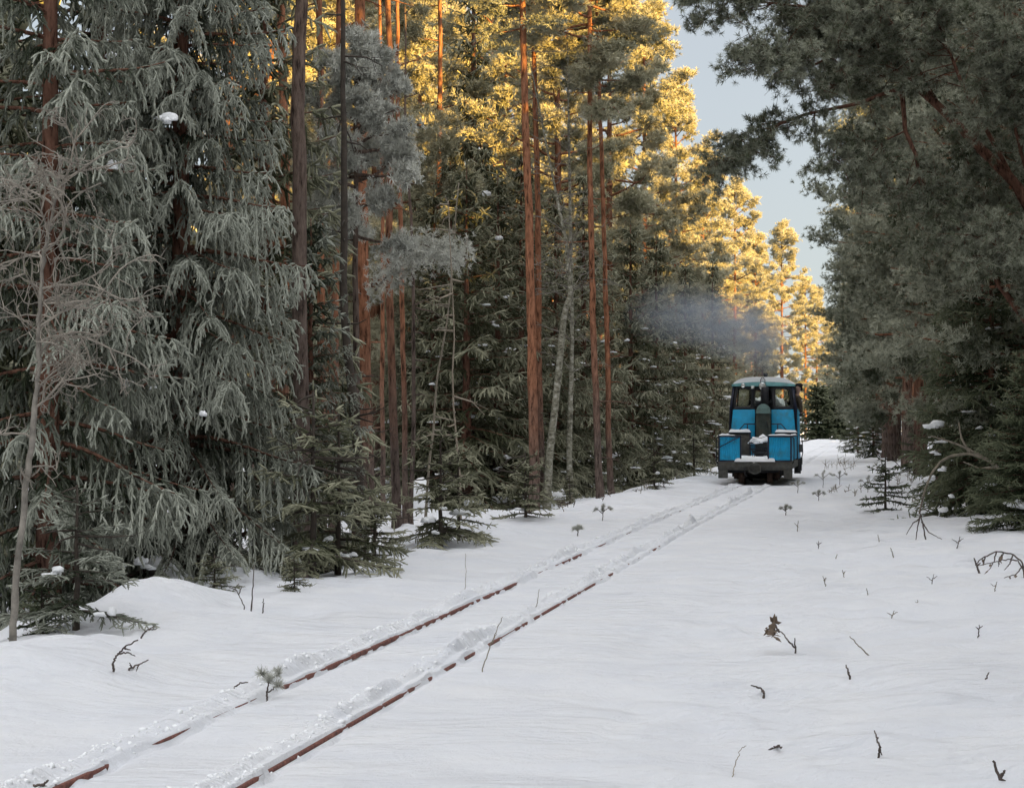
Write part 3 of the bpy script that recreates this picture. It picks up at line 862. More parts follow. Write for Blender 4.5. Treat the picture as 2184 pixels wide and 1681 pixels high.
hero_pine([(985, 1165), (978, 1000), (970, 880), (964, 720)], 30.0, 2.6, 'thin green-barked bare sapling rising from the snow-laden little spruces', None, M['straw'], None, 0, name='bare_sapling', cat='sapling', H=5.0, seed=16, stubs=14)
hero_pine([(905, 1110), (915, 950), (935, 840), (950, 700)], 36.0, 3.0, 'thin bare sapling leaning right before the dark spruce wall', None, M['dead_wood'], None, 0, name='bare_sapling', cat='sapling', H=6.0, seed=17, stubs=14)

def birch(path, Y, r_px, label, seed, H=11.0):
    r = np.random.default_rng(seed)
    pts = [np.array(at(x, y, Y)) for x, y in path]
    b = pts[0]; g = gz(b[0], Y); b[2] = min(b[2], g - .15)
    d = unit(pts[-1] - pts[-2]); pts.append(pts[-1] + d * max(.5, H - pts[-1][2]))
    pts = np.array(pts); root = pts[0].copy()
    # a smooth curve through the points
    k = np.linspace(0, len(pts) - 1, 40); i = np.clip(k.astype(int), 0, len(pts) - 2); f = (k - i)[:, None]
    p0, p1, p2, p3 = pts[np.maximum(i - 1, 0)], pts[i], pts[i + 1], pts[np.minimum(i + 2, len(pts) - 1)]
    C = .5 * (2 * p1 + (p2 - p0) * f + (2 * p0 - 5 * p1 + 4 * p2 - p3) * f ** 2 + (3 * p1 - p0 - 3 * p2 + p3) * f ** 3)
    o = thing('birch_tree', label, 'birch', root)
    r0 = r_px / F * Y
    MB().tube(C - root, np.linspace(r0, .012, 40), 9, jit=.05).build('trunk', M['birch_bark'], o, True)
    tw = MB()
    for q in range(46):
        u = r.integers(16, 39); c = C[u] - root; a = r.uniform(0, 6.28); l = r.uniform(.4, 1.5)
        dd = np.array([math.cos(a), math.sin(a), r.uniform(.1, .7)])
        P = [c]
        for s_ in range(5): P.append(P[-1] + unit(dd + r.normal(0, .18, 3) + np.array([0, 0, -.09 * s_])) * l / 5)
        tw.tube(P, np.linspace(.013, .004, 6), 4, cap=False)
        for w in range(6):
            s0 = P[r.integers(2, 6)]; e = s0 + unit(dd + r.normal(0, .7, 3)) * l * r.uniform(.15, .4)
            tw.tube([s0, .5 * (s0 + e) + r.normal(0, .02, 3), e], [.006, .005, .003], 3, cap=False)
    tw.build('crown', M['rimed_bark'], o, True)
    return o
birch([(1166, 1052), (1171, 985), (1186, 849), (1203, 677), (1217, 626), (1210, 557), (1207, 515), (1186, 412), (1159, 275)], 47.5, 9.5, 'pale grey birch with a curving lichened trunk leaning away from the orange-red pine', 5)
birch([(1221, 1042), (1214, 987), (1217, 849), (1220, 712), (1216, 450), (1213, 250)], 48.5, 7.5, 'straighter pale birch beside the curving one, snow stuck to its foot', 6)

def frosted_birch():
    """the bare rimed birch at the left edge: a thin stem under a tangle of curling twigs"""
    r = np.random.default_rng(99); Y = 14.4
    path = [(28, 1386), (33, 1250), (55, 1050), (72, 900), (84, 780), (80, 690), (92, 560), (110, 460), (128, 330)]
    pts = np.array([np.array(at(x, y, Y)) for x, y in path]); pts[0, 2] = gz(pts[0, 0], Y) - .1
    root = pts[0].copy()
    k = np.linspace(0, len(pts) - 1, 50); C = np.stack([np.interp(k, np.arange(len(pts)), pts[:, q]) for q in range(3)], 1) - root
    C[1:-1] += r.normal(0, .006, (48, 3))
    o = thing('frosted_birch', 'thin bare birch at the left edge of the photo, a tangle of white-rimed curling twigs', 'birch', root)
    MB().tube(C, np.linspace(.029, .010, 50), 8, jit=.12).build('trunk', M['rimed_bark'], o, True)
    tw, ft = MB(), MB()
    def grow(p, d, l, rad, lev):
        n = 6; P = [p]; dd = d
        curl = r.normal(0, .42, 3)
        for s_ in range(n):
            dd = unit(dd + curl * .5 + r.normal(0, .16, 3)); P.append(P[-1] + dd * l / n)
        tw.tube(P, np.linspace(rad, rad * .5, n + 1), 4 if lev < 2 else 3, cap=False, jit=.2)
        if lev >= 3: return
        for c in range((6, 4, 2)[lev]):
            i = r.integers(1, n + 1); 
            grow(P[i], unit(dd * .6 + r.normal(0, .75, 3) + np.array([0, 0, .12])), l * r.uniform(.35, .68), max(.0042, rad * .66), lev + 1)
    for q in range(14):
        i = int(20 + 29 * (q / 14)); a = r.uniform(0, 6.28)
        x = math.cos(a) * .9 + .30; 
        grow(C[i], unit(np.array([x, .55 * math.sin(a), r.uniform(.15, .9)])), r.uniform(.45, .85), .0105, 0)
    for i, dx, dz, l in ((14, .5, .6, .30), (17, -.5, .7, .35), (21, .8, .1, .55), (12, -.4, .9, .25)):
        grow(C[i], unit(np.array([dx, .1, dz])), l, .008, 1)
    tw.build('twigs', M['rimed_twig'], o, True)
frosted_birch()

# rimed small pines in the gap right of the near spruces
add_pine(K['small'], ground_at(758, 29.0), 'small grey frost-covered pine hanging in front of the red stems', M['pine_grey'], .98, .3, sx=.72)
def bough(pts, Y, dy, label, mat, seed, n=150, spread=.16, tr=.085, name='pine_bough'):
    r = np.random.default_rng(seed)
    P = np.array([np.array(at(x, y, Y + dy * k / len(pts))) for k, (x, y) in enumerate(pts)]); root = P[0].copy(); P = P - root
    k = np.linspace(0, len(P) - 1, n)
    C = np.stack([np.interp(k, np.arange(len(P)), P[:, q]) for q in range(3)], 1)
    mb = MB(); off = r.normal(0, spread, (n, 3)) * np.array([1, 1, .7])
    scatter(mb, TF_MID, C + off, unit(off + np.array([0, 0, .1]) + (P[-1] - P[0]) * .2), tr, tr, r.uniform(.2, .9, n), r)
    return root, P, mb
def add_bough(o, pts, Y, dy, mat, seed, r0=.02, **kw):
    bpy.context.view_layer.update(); inv = o.matrix_world.inverted()
    root, P, mb = bough(pts, Y, dy, '', mat, seed, **kw)
    b = MB().tube(P, np.linspace(r0, .006, len(P)), 6, cap=False).build('branch', M['bark_grey'], o, True); b.matrix_parent_inverse = inv; b.location = root
    f = mb.build('needles', mat, b)

add_bough(COL.objects['pine_tree.005'] if 'pine_tree.005' in COL.objects else None, [(800, 620), (850, 560), (900, 520), (950, 545), (968, 552)], 34.5, -1.5, M['pine_grey'], 4, n=620, spread=.20)

# dark spruces that wall the wood behind the stems
for x, Y, k, sc, sx, lb in ((925, 50, 'mid_b', 1.0, 1.3, 'dark spruce behind the thin bare saplings, left end of the spruce wall'),
                            (995, 48, 'mid_b', 1.05, 1.25, 'broad dark-green spruce in the middle of the spruce wall, hung with snow lumps'),
                            (1062, 50, 'mid_b', 1.05, 1.2, 'dark spruce left of the orange-red pine pair'),
                            (1112, 54, 'mid_a', .78, 1.35, 'dark spruce close behind the orange-red pine pair'),
                            (1185, 56, 'mid_a', .72, 1.2, 'dark spruce behind the pale birches'),
                            (1245, 58, 'mid_a', .78, 1.2, 'dark spruce between the pale birches and the lone slim pine'),
                            (960, 55, 'mid_a', .80, 1.3, 'second-row spruce filling the gap behind the left half of the spruce wall'),
                            (1030, 57, 'mid_a', .84, 1.3, 'second-row spruce filling the gap behind the right half of the spruce wall'),
                            (885, 60, 'mid_a', .78, 1.2, 'dim spruce showing just right of the trio of stems'),
                            (800, 62, 'mid_b', .95, 1.3, 'dim spruce showing between the stout orange-red stem and the trio of stems'),
                            (720, 60, 'mid_b', .95, 1.2, 'dim spruce low behind the slim red stems')):
    o = add_spruce(K[k], ground_at(x, Y), lb, M['spruce_green'], sc, x * .1, sx=sx, snow=14)
    if x == 995:
        snow_on(o, [at(1048, 692, 48.6), at(1080, 635, 48.8), at(1062, 890, 48.6), at(1085, 745, 48.7), at(1068, 508, 48.9)], .085, 8)
        snow_on(o, [at(1082, 975, 48.4), at(1012, 890, 48.6), at(975, 860, 48.6), at(1038, 415, 49.2)], .07, 9)
for x, Y, k, sc, sx, lb in ((1345, 63, 'mid_b', 1.05, 1.15, 'dark snow-flecked spruce right of the lone slim pine, nearest of the snow-flecked row'),
                            (1400, 70, 'mid_b', 1.1, 1.15, 'dark snow-flecked spruce in the middle of the row left of the locomotive'),
                            (1462, 80, 'mid_b', 1.1, 1.15, 'dark snow-flecked spruce right behind the left end of the locomotive'),
                            (1520, 96, 'mid_a', .85, 1.1, 'dark snow-flecked spruce seen just over the locomotive')):
    add_spruce(K[k], ground_at(x, Y), lb, M['spruce_green'], sc, x * .13, sx=sx, snow=True)
add_spruce(K['slim'], ground_at(1010, 68.0), 'tall narrow spruce whose top glows yellow in the sun between the pine stems', M['spruce_green'], 1.12, .7, sx=.95)

# open-grown pines along the left edge of the line, their tops in the sun
EDGE = [(1190, 64, 'edge_a', 1.0, 'broad pine filling the top middle of the photo behind the orange-red pair'),
        (1300, 72, 'edge_b', .96, 'broad rimed pine right of the lone slim stem, sunlit above'),
        (1375, 84, 'edge_a', 1.04, 'sunlit pine running out of the top of the photo left of the open sky'),
        (1442, 105, 'edge_b', .99, 'golden pine with upright tips against the sky, nearest of the sunlit edge row'),
        (1500, 124, 'edge_a', 1.0, 'sunlit pine second along the edge row behind the nearest golden one'),
        (1568, 150, 'edge_b', .98, 'sunlit pine halfway down the edge row, above the smoke'),
        (1612, 178, 'edge_a', 1.0, 'golden pine above the right end of the smoke'),
        (1668, 205, 'edge_b', 1.10, 'round-topped golden pine standing out against the sky at the end of the row'),
        (1718, 262, 'edge_a', 1.12, 'golden pine at the narrow end of the sky gap'),
        (1742, 300, 'edge_b', 1.1, 'farthest golden pine, low beside the end of the right-hand wall'),
        (1765, 335, 'edge_a', 1.1, 'dim pine closing the view over the end of the track')]
for x, Y, k, sc, lb in EDGE:
    add_pine(K[k], ground_at(x, Y), lb, M['pine_rime'], sc, x * .37)
GR = 'pines deep in the left-hand wood'
CLOSE = [(575, 47, 'edge_a', .9), (640, 56, 'edge_b', .95), (705, 50, 'edge_a', .85), (745, 62, 'edge_b', 1.0), (800, 55, 'edge_a', .95), (850, 68, 'edge_b', 1.0), (895, 78, 'edge_a', 1.05), (940, 88, 'edge_b', 1.1), (985, 98, 'edge_a', 1.1), (1050, 80, 'edge_b', 1.0), (670, 74, 'edge_a', 1.1), (780, 86, 'edge_b', 1.15), (1100, 92, 'edge_a', 1.1)]
r_ = np.random.default_rng(5)
n_ = 0
spots = []
for x, Y, k, sc in CLOSE:
    p = ground_at(x, Y); spots.append((p.x, p.y))
    add_pine(K[k], p, 'frosted pine among the many whose crowns close the top left of the photo', M['pine_rime'], sc, x * .7, group='pines whose crowns close the top left')
for tr_ in range(6000):
    s = 30 + 235 * r_.random() ** 1.15; t = -8.5 - 26 * r_.random()
    X, Y = xy(s, t); px = CX + F * X / Y
    if px < 480 or px > 1760: continue
    if any((X - a) ** 2 + (Y - b) ** 2 < 3.0 ** 2 + .02 * Y for a, b in spots): continue
    if Y < 52 and 860 < px < 1120: continue
    spots.append((X, Y)); n_ += 1
    k = ('tall_a', 'tall_b', 'tall_b', 'edge_a' if Y > 75 else 'tall_a')[int(r_.integers(0, 4))]
    add_pine(K[k], (X, Y, gz(X, Y) - .05), 'tall pine among the many alike deep in the wood left of the track', M['pine_olive'], r_.uniform(.82, 1.12), r_.uniform(0, 6.28), group=GR)
    if n_ > 95: break
GS = 'understorey spruces of the left-hand wood'
for tr_ in range(400):
    s = 34 + 190 * r_.random(); t = -6.0 - 16 * r_.random()
    X, Y = xy(s, t); px = CX + F * X / Y
    if px < 560 or px > 1740 or (Y < 55 and 760 < px < 1130): continue
    if any((X - a) ** 2 + (Y - b) ** 2 < 2.0 ** 2 for a, b in spots): continue
    spots.append((X, Y)); n_ += 1
    add_spruce(K['mid_a' if r_.random() < .5 else 'mid_b'], (X, Y, gz(X, Y) - .05), 'dark understorey spruce among the many alike in the wood left of the track', M['spruce_green'], r_.uniform(.6, 1.05), r_.uniform(0, 6.28), group=GS)
    if n_ > 135: break

# ------------------------------------------------------------------ right side
RIGHT = [(2250, 33.0, 'wall_a', .95, 'nearest pine on the right, its limbs reaching into the photo from the edge'),
         (2160, 41.0, 'wall_b', .95, 'dusky pine at the right edge of the photo behind the leaning orange limb'),
         (2085, 47.0, 'wall_a', 1.05, 'dusky pine behind the fork of the leaning orange limb'),
         (2010, 54.0, 'wall_b', 1.18, 'dusky grey-green pine above the big dark bushy spruce'),
         (1962, 63.0, 'wall_a', 1.14, 'dusky pine in the right-hand wall, third back from the leaning pine'),
         (1935, 75.0, 'wall_b', 1.22, 'dusky pine in the right-hand wall over the red-brown stems'),
         (1902, 88.0, 'wall_a', 1.02, 'pine in the right-hand wall whose twigs stand out against the sky'),
         (1890, 104.0, 'wall_b', 1.08, 'pine farther down the right-hand wall, above the small dark spruce'),
         (1880, 124.0, 'wall_a', 1.05, 'far pine of the right-hand wall beside the narrow end of the sky gap'),
         (1868, 150.0, 'wall_b', 1.1, 'farther pine of the right-hand wall, low against the sky'),
         (1866, 180.0, 'wall_a', 1.05, 'one but last pine of the right-hand wall'),
         (1862, 215.0, 'wall_b', 1.1, 'last but for two pines of the right-hand wall where the track disappears'),
         (1822, 240, 'wall_a', 1.15, 'pine leaning over the far end of the track from the right'),
         (1806, 275, 'wall_b', 1.2, 'pine right over the vanishing end of the track')]
for x, Y, k, sc, lb in RIGHT:
    add_pine(K[k], ground_at(x, Y), lb, M['pine_olive'], sc, x * .61)
GRR = 'pines deep in the right-hand wood'
n_ = 0
for tr_ in range(3000):
    s = 40 + 200 * r_.random(); t = 8.0 + 9 * r_.random()
    X, Y = xy(s, t); px = CX + F * X / Y
    if px > 2300: continue
    if any((X - a) ** 2 + (Y - b) ** 2 < 2.6 ** 2 for a, b in spots): continue
    spots.append((X, Y)); n_ += 1
    k = ('wall_a', 'wall_b', 'tall_b')[int(r_.integers(0, 3))]
    add_pine(K[k], (X, Y, gz(X, Y) - .05), 'shaded pine among the many alike in the wood right of the track', M['pine_olive'], r_.uniform(.8, 1.0), r_.uniform(0, 6.28), group=GRR)
    if n_ > 45: break

o = add_spruce(K['bush'], ground_at(2115, 34.0), 'big bushy dark-green spruce growing to the ground on the right, behind the bent stem', M['spruce_dark'], 1.25, 1.0, sx=.86, snow=16)
snow_on(o, [at(2012, 1000, 33.0), at(1985, 1020, 33.0), at(1998, 905, 33.2), at(2030, 1060, 32.9), at(2010, 1085, 32.9), at(1992, 965, 33.1)], .05, 12)
add_spruce(K['mid_b'], ground_at(2190, 36.5), 'dark-green spruce at the right edge beside the bushy one', M['spruce_dark'], 1.0, 2.0, sx=1.1)
o = add_spruce(K['bush'], ground_at(2040, 43.0), 'smaller dark spruce left of the bushy one, dotted with snow', M['spruce_dark'], .85, 4.0, sx=.85, snow=True)
o = add_spruce(K['bush'], ground_at(2195, 28.5), 'spruce poking a snow-topped bough in at the right edge of the photo', M['spruce_dark'], .52, 3.0, sx=1.3)
snow_on(o, [at(2145, 1074, 28.2), at(2168, 1072, 28.2), at(2182, 1080, 28.1)], .075, 14)
add_spruce(K['mid_b'], ground_at(1830, 118.0), 'small dark snow-dotted spruce beside the far track', M['spruce_dark'], .60, 1.0, sx=1.2, snow=True)
add_spruce(K['mid_b'], ground_at(1862, 98.0), 'low dark spruce left of the red-brown stems on the right', M['spruce_dark'], .42, 2.0, sx=1.3, snow=True)
for x, Y, rp, lb in ((1888, 96, 9, 'leftmost red-brown stem under the right-hand pines'), (1912, 92, 10, 'second red-brown stem from the left under the right-hand pines'),
                     (1932, 90, 11, 'thickest red-brown stem under the right-hand pines'), (1950, 86, 8, 'rightmost red-brown stem under the right-hand pines')):
    hero_pine([(x, 958), (x - 2, 700)], Y, rp, lb, M['pine_olive'], M['bark_red'], K['wall_b'], 5.0, seed=x, H=14.0, stubs=10)

# the leaning pine whose orange limbs cross the sky on the right
def leaning_pine():
    r = np.random.default_rng(17)
    def L(pts): return np.array([np.array(at(x, y, Y)) for x, y, Y in pts])
    base = at(2330, 1120, 31.0); base.z = gz(base.x, base.y) - .1
    root = np.array(base)
    o = thing('leaning_pine', 'leaning pine with orange-barked crooked limbs reaching left across the sky', 'pine', root)
    limbs = [(np.vstack([root[None], L([(2300, 760, 31), (2240, 520, 31), (2165, 387, 31), (2080, 302, 31), (2006, 228, 31), (1941, 174, 31), (1875, 128, 31), (1844, 89, 31), (1771, 75, 31), (1700, 62, 31.3)])]), .13, .02),
             (L([(1948, 190, 31), (1902, 193, 30.9), (1836, 220, 30.7), (1720, 244, 30.5), (1658, 267, 30.4), (1612, 313, 30.3), (1566, 356, 30.2), (1530, 330, 30.2)]), .042, .010),
             (L([(1925, 180, 31), (1929, 220, 30.8), (1933, 278, 30.7), (1956, 329, 30.6), (1964, 387, 30.6), (2010, 433, 30.5), (2045, 483, 30.5), (2080, 560, 30.4)]), .048, .018),
             (L([(2200, 700, 31.3), (2130, 603, 31.5), (2115, 541, 31.6), (2119, 464, 31.7), (2095, 400, 31.8), (2060, 330, 32)]), .065, .02),
             (L([(1875, 128, 31), (1800, 110, 30.6), (1730, 140, 30.3), (1660, 120, 30.1), (1620, 130, 30)]), .030, .008),
             (L([(1844, 89, 31), (1800, 20, 30.8), (1700, 10, 30.6), (1600, 0, 30.4), (1510, -10, 30.3)]), .032, .008),
             (L([(2006, 228, 31), (1900, 40, 31), (1820, -60, 31), (1700, -90, 31)]), .045, .010),
             (L([(2165, 387, 31), (2060, 190, 30.5), (2010, 60, 30.2), (1950, -40, 30)]), .045, .010),
             (L([(2006, 228, 31), (1960, 150, 31.5), (1880, 160, 32), (1800, 185, 32.3), (1740, 170, 32.5)]), .028, .008),
             (L([(2080, 302, 31), (2100, 250, 30.2), (2140, 190, 29.6), (2180, 120, 29.2)]), .035, .010),
             (L([(2240, 520, 31), (2180, 330, 30), (2150, 200, 29.5), (2110, 60, 29)]), .04, .010),
             (L([(2300, 760, 31), (2240, 620, 30), (2180, 560, 29.5), (2120, 520, 29)]), .035, .01),
             (L([(1933, 278, 30.7), (1890, 300, 30.4), (1850, 345, 30.2), (1800, 360, 30.1)]), .018, .006)]
    wood, crown = MB(), MB()
    for li, (P, r0, r1) in enumerate(limbs):
        P = P - root
        k = np.linspace(0, len(P) - 1, 6 * len(P)); C = np.stack([np.interp(k, np.arange(len(P)), P[:, q]) for q in range(3)], 1)
        C[1:-1] += np.cumsum(r.normal(0, .004, (len(C) - 2, 3)), 0) * .4
        wood.tube(C, np.linspace(r0 * .85, r1 * .85, len(C)), 9, jit=.08)
        ln = np.linalg.norm(np.diff(C, axis=0), axis=1).sum()
        d0 = unit(C[-1] - C[0])
        lo_ = .60 if li == 0 else (.40 if li in (1, 2) else .25)
        for w in range(int((12 if li in (1,) else 18) + ln * (6 if li == 1 else 7))):
            u = lo_ + (1 - lo_) * r.random() ** .8
            c = C[int(u * (len(C) - 1))]
            d = unit(d0 * .7 + r.normal(0, .62, 3) * np.array([1, 1, .75]) + np.array([0, 0, .08]))
            l = r.uniform(.25, .95) * (1.15 - .5 * u) * (.75 if li == 1 else 1.15)
            P2 = [c]
            dd = d
            for s_ in range(4): dd = unit(dd + r.normal(0, .22, 3)); P2.append(P2[-1] + dd * l / 4)
            P2 = np.array(P2); wood.tube(P2, np.linspace(.010, .004, 5), 4, cap=False)
            for tw in range(int(4 + 6 * l)):
                v = r.uniform(.3, 1.0); b = P2[min(4, int(v * 5))]
                e = b + unit(dd * .7 + r.normal(0, .6, 3)) * r.uniform(.12, .38)
                wood.tube([b, e], [.0045, .003], 3, cap=False)
                n = r.integers(5, 9); g = r.random(n)
                pos = b + (e - b) * (.25 + .75 * g)[:, None] + r.normal(0, .035, (n, 3))
                scatter(crown, TF_HI, pos, unit((e - b) * 2 + r.normal(0, .35, (n, 3))), .085, .085, r.uniform(.1, .7, n), r)
    wood.build('limbs', M['bark_limb'], o, True)
    crown.build('crown', M['pine_olive'], o)
leaning_pine()

# ------------------------------------------------------------------ the rest of the wood, one mass on each side, and what closes the view
def tree_mass(name, label, pts, mat, seed, hlo, hhi, foot=0.3):
    r = np.random.default_rng(seed); mb = MB()
    cones = [spruce_crown(seed + q, 10.0, 2.2, z0=foot, protos=TW_XLO, seglen=.75, thick=.13, dz=1.0, nodes_dx=.55, hang=.6, nb=(5, 6), hang_n=1, outline=.6, coarse=TW_XLO) for q in range(2)]
    cones = [(np.concatenate(c.V), np.concatenate(c.T), np.concatenate(c.A)) for c in cones]
    P = np.array(pts); n = len(P); h = r.uniform(hlo, hhi, n) / 10.0
    a = r.uniform(0, 6.28, n); Mx = np.zeros((n, 3, 3))
    w = h ** .5 * 1.15
    Mx[:, 0, 0] = np.cos(a) * w; Mx[:, 0, 1] = -np.sin(a) * w; Mx[:, 1, 0] = np.sin(a) * w; Mx[:, 1, 1] = np.cos(a) * w; Mx[:, 2, 2] = h
    for q in range(2): mb.inst(cones[q], Mx[q::2], P[q::2], np.zeros(len(P[q::2])))
    tk = MB().tube([(0, 0, -.3), (0, 0, 5), (0, 0, 9.5)], [.14, .10, .02], 6)
    mb.inst((np.concatenate(tk.V), np.concatenate(tk.T), np.concatenate(tk.A) - .8), Mx, P, np.zeros(n))
    mb_o = mb.build(name, mat)
    return tag(mb_o, label, 'forest', kind='stuff')
def fillpts(n, s0, s1, t0, t1, seed, dmin):
    r = np.random.default_rng(seed); out = []
    for _ in range(n * 30):
        s, t = r.uniform(s0, s1), r.uniform(t0, t1); X, Y = xy(s, t)
        if all((X - a) ** 2 + (Y - b) ** 2 > dmin ** 2 for a, b, _ in out): out.append((X, Y, gz(X, Y) - .1))
        if len(out) >= n: break
    return out
tree_mass('far_forest', 'dim mass of wood behind the nearer trees right of the track',  fillpts(60, 26, 110, 12.0, 24, 14, 2.8) + fillpts(110, 90, 370, 14.0, 30, 4, 4.0), M['spruce_green'], 7, 15.0, 18.0)
tree_mass('far_forest', 'shaded mass of wood along the near right side of the clearing', fillpts(110, -45, 26, 10.0, 28, 3, 2.6), M['spruce_green'], 8, 14.0, 17.0)
tree_mass('far_forest', 'dim mass of wood behind the nearer trees left of the track', fillpts(150, 30, 300, -62, -36, 5, 4.2) + fillpts(26, 4, 30, -28, -11, 6, 3.2), M['spruce_green'], 9, 12, 17)
tree_mass('far_forest', 'dark blue-green mass of wood closing the view where the track ends', [(a, b, .0) for a, b in ((38, 232), (41, 240), (45, 246), (35, 228), (43, 252), (38.5, 246), (47, 316), (50, 309), (54, 318), (57, 311), (60, 320), (63, 312), (66, 318), (52, 326), (58, 328), (44, 322), (69, 326), (40, 316))], M['spruce_dark'], 12, 5.5, 8.5)

# ------------------------------------------------------------------ the blue rail tractor
M['blue'] = plain('blue_paint', (0.015, 0.37, 0.64), 0.45, 0, 0.14, 5, 0, dirt=(0.05, 0.24, 0.34))
M['navy'] = plain('navy_paint', (0.012, 0.016, 0.035), 0.5, 0, 0.3, 8)
M['black'] = plain('black_paint', (0.010, 0.010, 0.012), 0.6, 0, 0.4, 10)
M['grime'] = plain('grimy_steel', (0.075, 0.075, 0.066), 0.75, 0.2, 0.5, 7, 0.004, dirt=(0.09, 0.075, 0.055))
M['teal'] = plain('teal_roof', (0.15, 0.36, 0.37), 0.55, 0, 0.2, 6, 0, dirt=(0.16, 0.24, 0.22))
M['hood'] = plain('grey_green_hood', (0.14, 0.22, 0.20), 0.6, 0, 0.25, 8, 0, dirt=(0.08, 0.12, 0.10))
M['dark_green'] = plain('dark_green_steel', (0.035, 0.045, 0.034), 0.7, 0.1, 0.5, 9, 0, dirt=(0.08, 0.06, 0.04))
M['wheel'] = plain('wheel_rust', (0.075, 0.045, 0.032), 0.75, 0.3, 0.5, 12)
M['grey_wood'] = plain('grey_brown_board', (0.075, 0.068, 0.058), 0.85, 0, 0.3, 10)
M['chrome'] = plain('lamp_chrome', (0.75, 0.75, 0.72), 0.2, 1.0, 0.05, 10)
M['lamp_glass'] = plain('lamp_glass', (0.80, 0.80, 0.75), 0.15, 0.35, 0.25, 14)
M['skin'] = plain('skin', (0.42, 0.27, 0.21), 0.6, 0, 0.1, 20)
M['coat'] = plain('brown_coat', (0.065, 0.050, 0.033), 0.9, 0, 0.3, 14)
M['hat'] = plain('black_fur_hat', (0.012, 0.010, 0.010), 0.95, 0, 0.4, 40, 0.01)
M['glove'] = plain('dark_glove', (0.02, 0.018, 0.015), 0.8, 0, 0.3, 20)
M['seat'] = plain('seat_cover', (0.10, 0.10, 0.095), 0.8, 0, 0.2, 9)
def glass():
    m, nt, p = nodes('window_glass')
    p.inputs['Base Color'].default_value = (0.82, 0.86, 0.83, 1)
    p.inputs['Roughness'].default_value = 0.03
    tr = nt.nodes.new('ShaderNodeBsdfTransparent'); tr.inputs[0].default_value = (0.93, 0.95, 0.93, 1)
    gl = nt.nodes.new('ShaderNodeBsdfGlossy'); gl.inputs['Roughness'].default_value = 0.05
    mxs = nt.nodes.new('ShaderNodeMixShader'); fr = nt.nodes.new('ShaderNodeFresnel'); fr.inputs[0].default_value = 1.35
    nt.links.new(math_(nt, 'ADD', fr.outputs[0], 0.02, True), mxs.inputs[0])
    nt.links.new(tr.outputs[0], mxs.inputs[1]); nt.links.new(gl.outputs[0], mxs.inputs[2])
    nt.links.new(mxs.outputs[0], nt.nodes['Material Output'].inputs['Surface'])
    return m
M['glass'] = glass()

